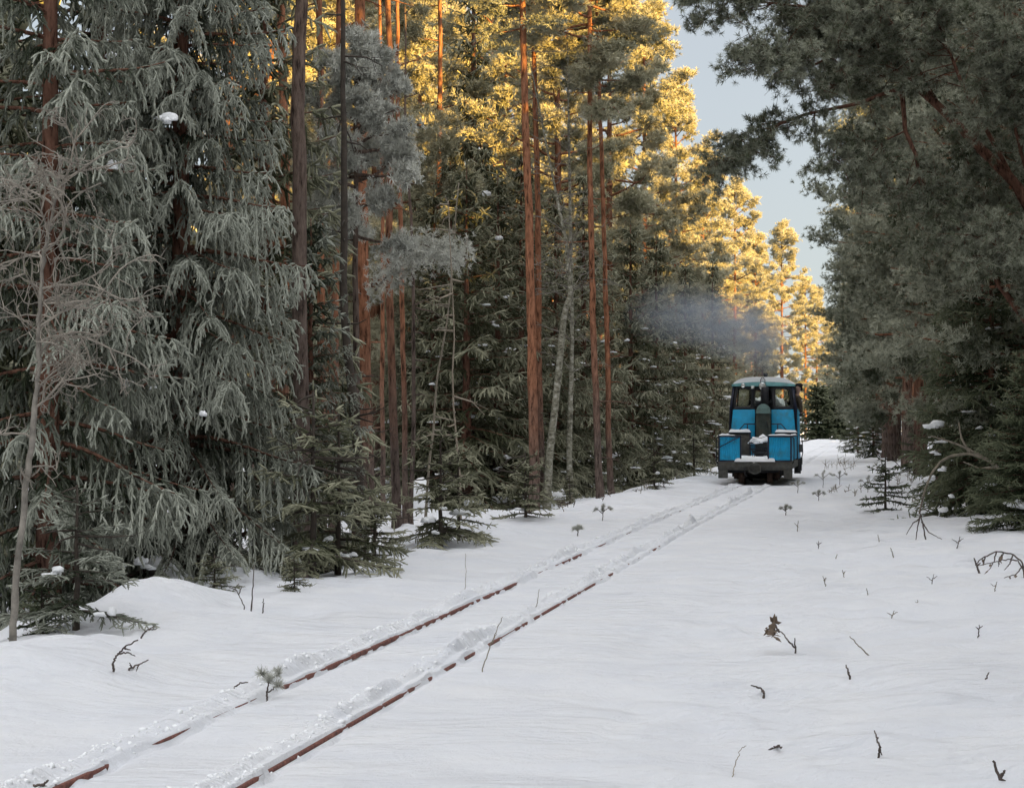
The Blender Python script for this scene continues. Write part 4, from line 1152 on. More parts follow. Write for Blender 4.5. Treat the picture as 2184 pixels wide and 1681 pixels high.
def locomotive():
    YF = 56.0
    s0 = (YF - 0) / CT - 0.0
    lx, ly = X0 + YF * math.tan(TH), YF
    o = thing('rail_tractor', 'blue motor locomotive with railed front platform and black-framed cab on the snowy track', 'locomotive', (lx, ly, float(track_z(s0))), -TH)
    def part(name, mb, mat, parent=o, bev=0.0, smooth=False):
        p = mb.build(name, mat, parent, smooth)
        if bev:
            md = p.modifiers.new('bevel', 'BEVEL'); md.width = bev; md.segments = 2; md.limit_method = 'ANGLE'
        return p
    R3 = np.array
    # --- frame and running gear
    part('front_beam', MB().box(-1.04, 1.04, 0, .10, .42, .655), M['grime'], bev=.012)
    for x0, x1 in ((-1.03, -.775), (.80, 1.035)):
        part('corner_step', MB().box(x0, x1, .0, .28, .19, .418), M['grime'], bev=.01)
    part('side_sill', MB().box(-1.035, -.955, .103, 6.6, .45, .65), M['grime'], bev=.01)
    part('side_sill', MB().box(.955, 1.035, .103, 6.6, .45, .65), M['grime'], bev=.01)
    part('underframe', MB().box(-.62, .62, .30, 6.5, .34, .60).box(-.70, .70, .9, 1.0, .22, .50).box(-.55, .55, 2.2, 3.8, .12, .34).box(-.70, .70, 4.1, 4.3, .2, .5), M['black'])
    part('deck', MB().box(-.95, .95, .103, 6.6, .602, .648), M['grime'])
    for y in (1.0, 4.6):
        for sx in (-1, 1):
            w = part('wheel', MB().lathe([(0.001, -.05), (.10, -.06), (.20, -.03), (.24, -.05), (.29, -.045), (.29, .02), (.315, .022), (.315, .05), (.001, .05)], 28, (sx * .39, y, .285), 'x'), M['wheel'], smooth=False)
            part('axle_box', MB().box(sx * .56 - .09, sx * .56 + .09, y - .16, y + .16, .15, .42).lathe([(.001, 0), (.07, 0), (.07, .05), (.001, .05)], 12, (sx * .56 + (.09 if sx > 0 else -.14), y, .28), 'x'), M['wheel'], w)
        part('axle', MB().bar((-.40, y, .285), (.40, y, .285), .05, 10), M['wheel'])
    cpl = MB().box(-.17, .17, -.16, 0.0, .36, .56).lathe([(.001, 0), (.16, 0), (.17, .03), (.12, .07), (.001, .08)], 20, (0, -.16, .47), 'y')
    part('coupler', cpl, M['grime'], bev=.01)
    part('coupling_pin', MB().lathe([(.001, 0), (.045, 0), (.05, .05), (.02, .08), (.001, .085)], 12, (-.02, -.09, .56)), M['chrome'])
    part('brake_hose', MB().tube([(-.26, -.02, .50), (-.28, -.10, .44), (-.27, -.12, .33), (-.22, -.08, .25)], .018, 7), M['black'], smooth=True)
    for q in (-.48, .32): part('snow_scraper', MB().box(q, q + .16, .35, .40, .06, .34), M['wheel'])
    # --- platform railings with corrugated panels
    def corr(x0, x1, z0, z1, y, axis='x', amp=.012, n=9):
        k = n * 6; u = np.linspace(x0, x1, k + 1); w = amp * np.sign(np.sin(np.linspace(0, n * 2 * math.pi, k + 1))) * np.abs(np.sin(np.linspace(0, n * 2 * math.pi, k + 1))) ** .5
        V, T = [], []
        for a, b in ((0, z0), (0, z1)):
            for d in (0, .006):
                V += [((q, y + e + d, b) if axis == 'x' else (y + e + d, q, b)) for q, e in zip(u, w)]
        m = k + 1
        for i in range(k):
            for p0, p1 in ((0, 2 * m), (m, 3 * m)):
                T += [(p0 + i, p0 + i + 1, p1 + i + 1), (p0 + i, p1 + i + 1, p1 + i)]
        return MB().add(V, T)
    DB = 4.25     # back of the platform
    part('front_panel', corr(-.985, -.42, .69, 1.345, .03), M['blue'])
    part('front_panel', corr(.395, .985, .69, 1.345, .03, n=10), M['blue'])
    part('side_panel', corr(.12, DB - .02, .69, 1.345, 1.0, 'y', n=34), M['blue'])
    part('side_panel', corr(.12, DB - .02, .69, 1.345, -1.0, 'y', n=34), M['blue'])
    for x in (-1.005, -.40, .375, 1.005):
        part('post', MB().box(x - .022, x + .022, .0, .05, .656, 1.40), M['navy'], bev=.006)
    for x in (-1.005, -.38, .38, 1.005):
        part('post', MB().box(x - .022, x + .022, DB - .05, DB, .65, 1.44), M['navy'], bev=.006)
    part('top_rail', MB().box(-1.028, -.378, -.01, .06, 1.35, 1.395), M['navy'], bev=.006)
    part('top_rail', MB().box(.353, 1.028, -.01, .06, 1.35, 1.395), M['navy'], bev=.006)
    part('side_rail', MB().box(-1.03, -.975, .063, DB - .053, 1.35, 1.395), M['navy'])
    part('side_rail', MB().box(.975, 1.03, .063, DB - .053, 1.35, 1.395), M['navy'])
    part('bottom_rail', MB().box(-.98, -.425, -.004, .024, .656, .70), M['navy']); part('bottom_rail', MB().box(.40, .98, -.004, .024, .656, .70), M['navy'])
    part('diagonal_brace', MB().bar((-1.0, -.012, 1.06), (-.41, -.012, 1.37), .017, 6), M['navy'])
    part('sagging_wire', MB().tube([(-.7, .02, 1.39), (-.3, .05, 1.36), (-.05, .3, 1.30), (.15, .3, 1.32), (.37, .05, 1.39)], .008, 5), M['grey_wood'])
    for sx in (-1, 1):
        part('grab_rail', MB().tube([(sx * 1.04, .05, 1.36), (sx * 1.085, .05, 1.30), (sx * 1.09, .05, .95), (sx * 1.085, .05, .68), (sx * 1.04, .05, .60)], .016, 7), M['black'], smooth=True)
    part('back_board', MB().box(-1.0, -.40, DB - .03, DB - .002, .69, 1.44), M['grey_wood'])
    part('back_board', MB().box(.40, 1.0, DB - .03, DB - .002, .69, 1.44), M['grey_wood'])
    part('back_ledge', MB().box(-1.03, -.36, DB - .06, DB + .16, 1.441, 1.47), M['navy'])
    part('back_ledge', MB().box(.36, 1.03, DB - .06, DB + .16, 1.441, 1.47), M['navy'])
    part('hand_rail', MB().tube([(-.78, DB + .02, 1.46), (-.555, DB + .02, 1.72), (.545, DB + .02, 1.72), (.78, DB + .02, 1.46)], .019, 7).bar((-.465, DB + .02, 1.46), (-.465, DB + .02, 1.72), .018).bar((.445, DB + .02, 1.46), (.445, DB + .02, 1.72), .018), M['navy'])
    # --- snow lying on it
    def slab(x0, x1, y0, y1, z, h, seed, n=14, m=8):
        X, Y = np.meshgrid(np.linspace(x0, x1, n), np.linspace(y0, y1, m), indexing='ij')
        ex = np.minimum(np.minimum(X - x0, x1 - X) / .06, np.minimum(Y - y0, y1 - Y) / .03); e = np.clip(ex, 0, 1) ** .5
        Z = z + h * e * (1 + .45 * vn(X * 4 + seed, Y * 4, seed))
        i, j = np.meshgrid(np.arange(n - 1), np.arange(m - 1), indexing='ij'); A = i * m + j
        T = np.concatenate([np.stack([A, A + m, A + m + 1], -1).reshape(-1, 3), np.stack([A, A + m + 1, A + 1], -1).reshape(-1, 3)])
        Vt = np.stack([X, Y, Z], -1).reshape(-1, 3); Vb = Vt.copy(); Vb[:, 2] = z
        mb = MB().add(Vt, T); return mb.add(Vb, T[:, ::-1])
    for a in ((-1.03, -.36, DB - .07, DB + .16, 1.471, .07, 1), (.36, 1.03, DB - .07, DB + .16, 1.471, .07, 2), (.36, 1.03, -.012, .062, 1.396, .035, 3),
              (.97, 1.035, .065, DB - .08, 1.396, .05, 4), (-1.035, -.97, .065, DB - .08, 1.396, .06, 5), (-1.02, -.55, -.005, .055, 1.396, .015, 6)):
        part('snow_strip', slab(*a), M['snow_clump'], smooth=True)
    fl = slab(-.94, .94, .12, DB - .06, .649, .10, 8, 40, 50)
    part('floor_snow', fl, M['snow_clump'], smooth=True)
    part('floor_snow', slab(-.58, .58, -.03, .30, .657, .10, 9, 30, 10), M['snow_clump'], smooth=True)
    # --- cab
    YC = 4.45; YB = 6.6; zb, zw, zt = .655, 2.16, 2.86
    hb, hw, ht = 1.045, 1.02, .925
    def half(z): return hb if z < zb else (hb + (hw - hb) * (z - zb) / (zw - zb) if z < zw else hw + (ht - hw) * (z - zw) / (zt - zw))
    def plate(pts, y0, y1):
        n = len(pts); V = [(x, y0, z) for x, z in pts] + [(x, y1, z) for x, z in pts]
        T = [(0, i, i + 1) for i in range(1, n - 1)] + [(n, n + i + 1, n + i) for i in range(1, n - 1)]
        for i in range(n): j = (i + 1) % n; T += [(i, n + i, n + j), (i, n + j, j)]
        return MB().add(V, T)
    def framed(outer, inner, y0, y1):
        """plate with a hole: outer and inner rings have the same number of points"""
        n = len(outer); V = [(x, y, z) for y in (y0, y1) for x, z in outer] + [(x, y, z) for y in (y0, y1) for x, z in inner]
        T = []
        for i in range(n):
            j = (i + 1) % n; a, b, c, d = i, j, 2 * n + i, 2 * n + j; a2, b2, c2, d2 = n + i, n + j, 3 * n + i, 3 * n + j
            T += [(a, b, d), (a, d, c), (a2, d2, b2), (a2, c2, d2), (c, d, d2), (c, d2, c2), (a, b2, b), (a, a2, b2)]
        return MB().add(V, T)
    def rr(x0a, x1a, x0b, x1b, z0, z1, r=.05):
        """quad (bottom x0a..x1a at z0, top x0b..x1b at z1) with clipped corners: 8 points"""
        return [(x0a + r, z0), (x1a - r, z0), (x1a - r * .1, z0 + r), (x1b + r * 0 - r * .1, z1 - r), (x1b - r, z1), (x0b + r, z1), (x0b + r * .1, z1 - r), (x0a + r * .1, z0 + r)]
    def rr0(x0a, x1a, x0b, x1b, z0, z1): 
        return [(x0a + (x1a - x0a) * .1, z0), (x1a - (x1a - x0a) * .1, z0), (x1a, z0), (x1b, z1), (x1b - (x1b - x0b) * .1, z1), (x0b + (x1b - x0b) * .1, z1), (x0b, z1), (x0a, z0)]
    cab = o
    for sx in (-1, 1):
        a, b = (-.97, -.25) if sx < 0 else (.25, .97)
        part('front_panel', plate([(a, zb), (b, zb), (b, zw - .003), (a, zw - .003)], YC - .012, YC + .02), M['blue'], bev=.008)
        part('corner_post', plate([(sx * hb, zb), (sx * hw, zw), (sx * ht, zt), (sx * (ht - .075), zt), (sx * .972, zw), (sx * .972, zb)], YC - .02, YC + .06), M['navy'])
        w0, w1 = (-.835, -.365) if sx < 0 else (.365, .835); v0, v1 = (-.77, -.365) if sx < 0 else (.365, .77)
        oa, ob = (-.97, -.25) if sx < 0 else (.25, .97); pa, pb = (-.85, -.25) if sx < 0 else (.25, .85)
        wf = part('window_frame', framed(rr0(oa, ob, pa, pb, zw, zt), rr(w0, w1, v0, v1, 2.25, 2.795), YC - .008, YC + .03), M['black'])
        part('pane', plate(rr(w0 + .004, w1 - .004, v0 + .004, v1 - .004, 2.254, 2.791), YC + .012, YC + .018), M['glass'], wf)
        # side wall: lower panel, window frame, pane
        def side(pts, x_in):   # pts in (y,z) on the leaning side
            n = len(pts); V = [(sx * half(z), y, z) for y, z in pts] + [(sx * (half(z) - x_in), y, z) for y, z in pts]
            T = [(0, i, i + 1) for i in range(1, n - 1)] + [(n, n + i + 1, n + i) for i in range(1, n - 1)]
            for i in range(n): j = (i + 1) % n; T += [(i, n + i, n + j), (i, n + j, j)]
            return MB().add(V, T)
        part('side_panel', side([(YC + .062, zb), (YB, zb), (YB, zw), (YC + .062, zw)], .03), M['blue'])
        sf = side([(YC + .062, zw), (YC + .16, zw), (YC + .16, zt), (YC + .062, zt)], .03)
        for y0, y1, za, zc in ((YC + .95, YC + 1.10, zw, zt), (YB - .12, YB, zw, zt), (YC + .16, YC + .95, 2.74, zt), (YC + 1.10, YB - .12, 2.74, zt), (YC + .16, YC + .95, zw, 2.24), (YC + 1.10, YB - .12, zw, 2.24)):
            q = side([(y0, za), (y1, za), (y1, zc), (y0, zc)], .03); off = sf.n; sf.add(np.concatenate(q.V), np.concatenate(q.T))
        swf = part('window_frame', sf, M['navy'])
        if sx < 0: part('pane', side([(YC + .17, 2.245), (YC + .94, 2.245), (YC + .94, 2.735), (YC + .17, 2.735)], .01), M['glass'], swf)
        st_ = MB().box(sx * 1.06 - .06, sx * 1.06 + .06, YC + .5, YC + .95, .62, .66).box(sx * 1.06 - .06, sx * 1.06 + .06, YC + .5, YC + .95, .32, .36).box(sx * 1.12 - .008, sx * 1.12 + .008, YC + .5, YC + .95, .30, .64)
        part('cab_step', st_, M['black'])
        part('mud_flap', MB().box(sx * 1.02 - .10, sx * 1.02 + .10, YC + .25, YC + .28, .22, .62), M['black'])
    g = MB().tube([(1.06, YC + .5, 1.40), (1.13, YC + .5, 1.33), (1.16, YC + .5, 1.15), (1.17, YC + .5, .85), (1.13, YC + .5, .64)], .014, 7)
    part('grab_rail', g, M['black'], smooth=True)
    part('side_box', MB().box(1.05, 1.15, YC + .65, YC + 1.1, .86, 1.10), M['seat'], bev=.01)
    # centre bay: recessed door frame with a pane each side of a black post
    df = framed(rr0(-.247, .247, -.247, .247, 2.30, zt), rr(-.235, .235, -.235, .235, 2.42, 2.75, .02), YC + .03, YC + .06)
    part('centre_frame', df, M['black'])
    part('centre_panel', plate([(-.247, zb), (.247, zb), (.247, 2.30), (-.247, 2.30)], YC + .04, YC + .06), M['black'])
    part('exhaust_stack', MB().lathe([(.001, 2.30), (.115, 2.30), (.115, 2.83), (.09, 2.845), (.001, 2.845)], 18, (.06, YC - .09, 0)), M['black'], smooth=False)
    part('pane', plate(rr(-.232, .232, -.232, .232, 2.423, 2.747, .02), YC + .042, YC + .048), M['glass'])
    # radiator box with domed cap in front of the centre bay
    part('radiator_box', MB().box(-.205, .235, YC - .30, YC - .02, 1.0, 2.05), M['dark_green'], bev=.02)
    part('radiator_lever', MB().bar((.12, YC - .32, 1.80), (.17, YC - .32, 1.58), .012), M['black'])
    V = []
    prof = [(.215 * math.cos(a), .27 * math.sin(a)) for a in np.linspace(0, math.pi, 17)]
    dome = plate([(.02 + x * 1.02, 2.06 + z) for x, z in prof], YC - .33, YC - .03)
    part('domed_cap', dome, M['hood'], bev=.03)
    part('cap_rim', MB().box(-.215, .25, YC - .345, YC - .02, 2.035, 2.062), M['hood'])
    # roof
    k = np.linspace(-1, 1, 25)
    rp = [(x * .945, 2.925 + .07 * (1 - abs(x) ** 2.4)) for x in k]
    edge = [(.945, 2.862), (-.945, 2.862)]
    part('roof', plate(rp + edge, YC - .06, YB + .05), M['teal'], bev=.015)
    sp = [(x * .93, 2.928 + .07 * (1 - abs(x) ** 2.4) + .15 * (1 - abs(x) ** 5)) for x in k]; lo_ = [(x * .93, 2.927 + .07 * (1 - abs(x) ** 2.4)) for x in k[::-1]]
    mbs = MB()
    n = len(sp); ys = np.linspace(YC - .05, YB + .04, 12)
    Vs = np.array([[(x, y, z + .012 * vn(np.array(x * 5), np.array(y * 3), 3) * (1 if 0 < ii < 11 else .4)) for x, z in sp] for ii, y in enumerate(ys)]).reshape(-1, 3)
    i, j = np.meshgrid(np.arange(11), np.arange(n - 1), indexing='ij'); A = i * n + j
    mbs.add(Vs, np.concatenate([np.stack([A, A + 1, A + n + 1], -1).reshape(-1, 3), np.stack([A, A + n + 1, A + n], -1).reshape(-1, 3)]))
    for yy in (0, 11):
        Vf = np.concatenate([Vs[yy * n:(yy + 1) * n], [(x, ys[yy], z) for x, z in lo_[::-1]]]); mbs.add(Vf, [t for q in range(n - 1) for t in ((q, n + q, n + q + 1), (q, n + q + 1, q + 1))])
    part('roof_snow', mbs, M['snow_clump'], smooth=True)
    part('exhaust_pipe', MB().lathe([(.001, 3.05), (.06, 3.05), (.06, 3.22), (.075, 3.23), (.075, 3.27), (.001, 3.27)], 14, (.03, YC + .9, 0)), M['black'])
    # lamps
    def lamp(x, z, r, name):
        b = part(name, MB().lathe([(.001, .12), (r * .7, .11), (r * 1.02, .03), (r * 1.05, 0), (r * .92, -.01)], 24, (x, YC - .10, z), 'y'), M['black'], smooth=True)
        part('bezel', MB().lathe([(r * .90, .0), (r * 1.08, .0), (r * 1.08, .02), (r * .90, .025)], 24, (x, YC - .125, z), 'y'), M['chrome'], b, smooth=True)
        part('lens', MB().lathe([(.001, .03), (r * .5, .024), (r * .9, .0)], 24, (x, YC - .125, z), 'y'), M['lamp_glass'], b, smooth=True)
    lamp(-.015, 2.865, .100, 'headlight')
    lamp(-.60, 2.885, .060, 'side_lamp')
    part('marker_box', MB().box(-.36, -.26, YC - .10, YC - .02, 2.79, 2.875), M['lamp_glass'], bev=.012)
    part('lamp_hoop', MB().tube([(-.075, YC - .10, 2.94), (-.07, YC - .10, 3.06), (-.035, YC - .10, 3.12), (.02, YC - .10, 3.12), (.06, YC - .10, 3.06), (.065, YC - .10, 2.94)], .011, 6), M['black'], smooth=True)
    # rear wall with two windows to see through, seat and control stand inside
    for sx in (-1, 1):
        a, b = (-.95, -.06) if sx < 0 else (.06, .95)
        rw = part('rear_window_frame', framed(rr0(a, b, a * .94 if sx < 0 else a, b if sx < 0 else b * .94, 2.1, zt), rr(a + .05, b - .05, a + .08, b - .05, 2.16, 2.82), YB - .03, YB), M['black'])
        part('pane', plate(rr(a + .054, b - .054, a + .084, b - .054, 2.164, 2.816), YB - .02, YB - .015), M['glass'], rw)
    part('rear_wall', plate([(-hb + .03, zb), (hb - .03, zb), (hw - .03, 2.1), (-hw + .03, 2.1)], YB - .03, YB), M['blue'])
    part('driver_seat', MB().box(-.62, -.22, YC + 1.1, YC + 1.5, 1.2, 1.3).box(-.62, -.22, YC + 1.45, YC + 1.53, 1.3, 1.95), M['seat'], bev=.03)
    part('control_desk', MB().box(-.80, -.36, YC + .10, YC + .40, 1.0, 2.20), M['black'], bev=.03); part('cabinet', MB().box(.4, .8, YC + .10, YC + .35, 1.0, 2.1), M['black'], bev=.03)
    part('rear_hood', MB().box(-.55, .55, YB + .01, YB + 1.9, .66, 2.05), M['blue'], bev=.04)
    part('hood_snow', slab(-.54, .54, YB + .04, YB + 1.88, 2.052, .40, 11, 20, 20), M['snow_clump'], smooth=True)
    part('rear_beam', MB().box(-1.04, 1.04, YB + 1.95, YB + 2.05, .42, .655), M['grime'])
    part('rear_deck', MB().box(-1.0, 1.0, YB + .005, YB + 1.945, .55, .648), M['grime'])

    # --- things carried: fire basket and driver
    base = Matrix.LocRotScale(o.location, o.rotation_euler, None)
    fb = thing('fire_basket', 'black iron fire basket heaped with snow, standing on the front platform of the locomotive', 'fire basket', base @ Vector((.0, 1.85, .70)), -TH)
    def fpart(n_, mb, mat, sm=False): return mb.build(n_, mat, fb, sm)
    bars = MB(); bars.box(-.27, .27, -.015, .0, .455, .485).box(-.27, .27, -.015, .0, .275, .30).box(-.27, .27, .42, .435, .455, .485).box(-.27, .27, .42, .435, .275, .30).box(-.27, -.255, 0, .42, .455, .485).box(.255, .27, 0, .42, .455, .485)
    for x in np.linspace(-.25, .25, 10): bars.bar((x, -.02, .24), (x, -.02, .50), .010, 5); bars.bar((x, .44, .24), (x, .44, .50), .010, 5)
    for y in np.linspace(.05, .38, 6): bars.bar((-.265, y, .24), (-.265, y, .50), .010, 5); bars.bar((.265, y, .24), (.265, y, .50), .010, 5)
    fpart('basket', bars, M['black'])
    fpart('pan', MB().lathe([(.001, .06), (.10, .07), (.22, .19), (.235, .24), (.20, .24), (.09, .10), (.001, .09)], 20, (.02, .21, 0)), M['black'])
    for x, y in ((-.25, 0), (.25, 0), (-.25, .42), (.25, .42), (-.18, 0), (-.11, .0)):
        fpart('leg', MB().bar((x, y, 0), (x, y, .28), .012, 6), M['black'])
    fpart('heaped_snow', MB().blob((.03, .2, .50), (.25, .22, .17), .30, 5, 3, flat=-.25).blob((-.12, .15, .47), (.16, .18, .09), .3, 8, 3, flat=-.3), M['snow_clump'], True)

    # the driver leaning out of the right side window, facing down the line
    pr = thing('person', 'person in brown coat and black fur hat leaning out of the cab, arm hanging', 'person', base @ Vector((.80, YC + .85, 1.15)), -TH)
    def skinmesh(name, V, E, Rr, mat, parent, sub=2, root=0):
        me = bpy.data.meshes.new(name); me.from_pydata(V, E, []); ob = bpy.data.objects.new(name, me); COL.objects.link(ob)
        md = ob.modifiers.new('skin', 'SKIN'); md.use_smooth_shade = True
        for i, q in enumerate(Rr): me.skin_vertices[0].data[i].radius = (q, q) if not isinstance(q, tuple) else q
        me.skin_vertices[0].data[root].use_root = True
        sd = ob.modifiers.new('sub', 'SUBSURF'); sd.levels = sd.render_levels = sub
        dg = bpy.context.evaluated_depsgraph_get(); dg.update()
        m2 = bpy.data.meshes.new_from_object(ob.evaluated_get(dg)); m2.name = name
        bpy.data.objects.remove(ob); bpy.data.meshes.remove(me)
        m2.materials.clear(); m2.materials.append(mat)
        for p_ in m2.polygons: p_.use_smooth = True
        return link(name, m2, parent)
    # body: seated legs inside, torso leaning out over the sill, head, arms with hands
    V = [(-.25, 0, .0), (-.16, 0, .28), (-.02, -.02, .62), (.10, -.04, 1.05), (.165, -.05, 1.38), (.205, -.06, 1.49), (.22, -.07, 1.54), (.225, -.075, 1.60), (.225, -.08, 1.68), (.22, -.08, 1.745),
         (.25, -.20, 1.33), (.31, -.26, 1.12), (.32, -.24, .90), (.24, .12, 1.32), (.16, .22, 1.05), (.06, .14, .92),
         (-.30, -.22, -.02), (-.32, -.42, -.05), (-.30, -.44, -.42), (-.30, .12, -.02), (-.34, -.30, -.05), (-.34, -.34, -.42),
         (.315, -.30, .85), (.31, -.335, .83), (.33, -.325, .815)]
    E = [(0, 1), (1, 2), (2, 3), (3, 4), (4, 5), (5, 6), (6, 7), (7, 8), (8, 9), (4, 10), (10, 11), (11, 12), (4, 13), (13, 14), (14, 15), (0, 16), (16, 17), (17, 18), (0, 19), (19, 20), (20, 21), (12, 22), (22, 23), (22, 24)]
    Rr = [.13, .135, .13, .135, .11, .060, .062, .080, .092, .07, .06, .052, .042, .06, .052, .04, .09, .07, .05, .09, .07, .05, .030, .012, .012]
    body = skinmesh('body', V, E, Rr, M['skin'], pr)
    fc = MB().blob((.215, -.178, 1.625), (.018, .026, .022), .05, 1, 2)
    fc.blob((.185, -.155, 1.665), (.012, .01, .009), .0, 1, 1).blob((.262, -.155, 1.665), (.012, .01, .009), .0, 1, 1).blob((.222, -.148, 1.575), (.028, .012, .008), .0, 1, 1)
    fc.build('face_features', M['skin'], body, True)
    coat = skinmesh('coat', V[:5] + [(.20, -.058, 1.47)] + V[10:16], [(0, 1), (1, 2), (2, 3), (3, 4), (4, 5), (4, 6), (6, 7), (7, 8), (4, 9), (9, 10), (10, 11)], [.155, .16, .155, .155, .130, .085, .080, .072, .060, .080, .072, .058], M['coat'], pr)
    hat = MB().blob((.25, -.045, 1.745), (.118, .12, .082), .12, 4, 3).blob((.318, -.04, 1.66), (.045, .075, .085), .15, 6, 2).blob((.14, -.04, 1.67), (.03, .06, .06), .15, 7, 2)
    hat.build('fur_hat', M['hat'], pr, True)
    gl = MB().blob((.318, -.295, .865), (.045, .06, .045), .1, 3, 2)
    for k_, (fx, fy) in enumerate(((.285, -.36), (.305, -.372), (.328, -.37), (.348, -.355))): gl.tube([(fx, -.32, .85), (fx, fy, .84), (fx, fy - .005, .81)], [.013, .012, .009], 6)
    gl.tube([(.285, -.28, .86), (.262, -.315, .85), (.262, -.335, .835)], [.014, .013, .009], 6)
    gl.build('glove', M['glove'], pr, True)
    return o
LOCO = locomotive()

# ------------------------------------------------------------------ exhaust smoke drifting over the locomotive
def smoke():
    m = bpy.data.materials.new('exhaust_smoke'); m.use_nodes = True
    nt = m.node_tree; nt.nodes.clear()
    out = nt.nodes.new('ShaderNodeOutputMaterial'); v = nt.nodes.new('ShaderNodeVolumePrincipled')
    v.inputs['Color'].default_value = (0.52, 0.58, 0.67, 1); v.inputs['Anisotropy'].default_value = 0.1
    c = nt.nodes.new('ShaderNodeTexCoord')
    ln = nt.nodes.new('ShaderNodeVectorMath'); ln.operation = 'LENGTH'; nt.links.new(c.outputs['Object'], ln.inputs[0])
    n = noise(nt, 2.2, 4, 0.6)
    f = math_(nt, 'SUBTRACT', 1.0, ln.outputs['Value'], True)
    f = math_(nt, 'MULTIPLY', math_(nt, 'POWER', f, 1.1), math_(nt, 'MULTIPLY', math_(nt, 'SUBTRACT', n, 0.25, True), 2.8))
    d = nt.nodes.new('ShaderNodeMath'); d.operation = 'MULTIPLY'; nt.links.new(f, d.inputs[0])
    oi = nt.nodes.new('ShaderNodeAttribute'); oi.attribute_type = 'OBJECT'; oi.attribute_name = 'thickness'
    nt.links.new(oi.outputs['Fac'], d.inputs[1])
    nt.links.new(d.outputs[0], v.inputs['Density']); nt.links.new(v.outputs[0], out.inputs['Volume'])
    root = None
    for x, y, Y, rx, ry, rz, th, tilt in ((1575, 700, 61, 2.0, 1.6, 1.2, 1.0, .10), (1622, 740, 61.2, 1.0, .8, 1.15, 1.35, -.4), (1465, 672, 61.5, 2.2, 1.5, 1.15, .7, .05)):
        V, T = ICO[3]
        o = MB().add(V, T).build('smoke', m, None, True)
        o.location = at(x, y, Y); o.scale = (rx, ry, rz); o.rotation_euler = (0, tilt, -TH); o['thickness'] = th
        tag(o, None, None, None, 'stuff')
        if root is None:
            root = o; tag(o, 'blue-grey exhaust smoke hanging in the air above the locomotive', 'smoke')
        else:
            bpy.context.view_layer.update(); o.parent = root; o.matrix_parent_inverse = root.matrix_world.inverted()
smoke()

# ------------------------------------------------------------------ small things standing in the snow
def stick(name, label, cat, lines, rad=.006, mat='twig', group=None, leaves=0, leafmat=None, Y=None, seed=0, tuft=0, depth=.12):
    """dry stem: the first photo pixel stands on the snow, the rest rise from it; lines = list of pixel polylines"""
    r = np.random.default_rng(seed + 100)
    b = hit(*lines[0][0]) if Y is None else at(*lines[0][0], Y)
    root = np.array(b)
    mb = MB(); lf = MB()
    for k, ln in enumerate(lines):
        yy = b.y + np.concatenate([[0], np.cumsum(r.normal(0, depth / 2, len(ln) - 1))]) * (1 if k == 0 else .6)
        P = np.array([np.array(at(x, y, q)) for (x, y), q in zip(ln, yy)]) - root
        if k == 0: P = np.vstack([P[:1] - (0, 0, .06), P])
        q = np.linspace(0, len(P) - 1, 5 * len(P)); C = np.stack([np.interp(q, np.arange(len(P)), P[:, a]) for a in range(3)], 1)
        C[1:-1] += r.normal(0, .0025, (len(C) - 2, 3))
        mb.tube(C, np.linspace(rad, rad * (.45 if k == 0 else .4), len(C)) * (1 if k == 0 else .75), 5, cap=True, jit=.15)
        if tuft:
            n = tuft; g = r.uniform(.55, 1, n) if k else r.uniform(.75, 1, n)
            pos = C[(g * (len(C) - 1)).astype(int)]
            scatter(lf, TF_HI, pos, np.array([0, 0, 1.0]) + r.normal(0, .7, (n, 3)), .05, .05, r.uniform(.1, .6, n), r)
        for _ in range(leaves if k > 1 or len(lines) == 1 else 0):
            c = C[int(r.uniform(.55, 1) * (len(C) - 1))]; d = unit(r.normal(0, 1, 3) + (0, 0, .3)); s = np.cross(d, r.normal(size=3)); s /= np.linalg.norm(s)
            l, w = r.uniform(.05, .085), r.uniform(.012, .02)
            lf.add([c, c + d * l * .5 + s * w, c + d * l, c + d * l * .5 - s * w, c + d * l * .5 + np.cross(d, s) * .006], [(0, 1, 4), (1, 2, 4), (2, 3, 4), (3, 0, 4)])
    if lf.n:
        o = thing(name, label, cat, root, 0, group)
        mb.build('stem', M[mat], o, True); lf.build('needles' if tuft else 'leaves', M[leafmat], o)
    else:
        o = mb.build(name, M[mat], None, True); o.location = root; tag(o, label, cat, group)
    return o

M['dry_leaf'] = plain('dry_leaf', (0.17, 0.125, 0.09), 0.9, 0, 0.3, 15)
stick('leafy_twig', 'bent brown twig with dry leaves hanging at its end on the open snow', 'twig', [[(1696, 1392), (1694, 1360)], [(1694, 1380), (1680, 1366), (1668, 1348), (1655, 1342)], [(1662, 1346), (1645, 1342), (1632, 1340)], [(1660, 1344), (1652, 1330), (1645, 1325)], [(1655, 1345), (1645, 1358)]], .009, leaves=9, leafmat='dry_leaf', seed=1)
stick('dry_twig', 'short upright dark twig in the snow below the slanting straw', 'twig', [[(1812, 1445), (1807, 1430), (1803, 1417)]], .009, seed=2)
stick('dry_twig', 'small curved twig lying on the snow left of the upright dark one', 'twig', [[(1629, 1477), (1622, 1467), (1601, 1460)]], .009, seed=3)
stick('dry_straw', 'long pale straw slanting over the snow on the right', 'straw', [[(1853, 1399), (1832, 1378), (1811, 1356)]], .007, 'dead_wood', seed=4)
stick('dry_twig', 'thin forked upright twig in the lower right snow', 'twig', [[(1873, 1614), (1874, 1590), (1868, 1572), (1863, 1556)], [(1874, 1592), (1879, 1608)]], .007, seed=5)
stick('dry_twig', 'thick dark twig leaning at the bottom right corner of the photo', 'twig', [[(2152, 1690), (2130, 1655), (2115, 1620)], [(2131, 1656), (2140, 1640)]], .012, seed=6)
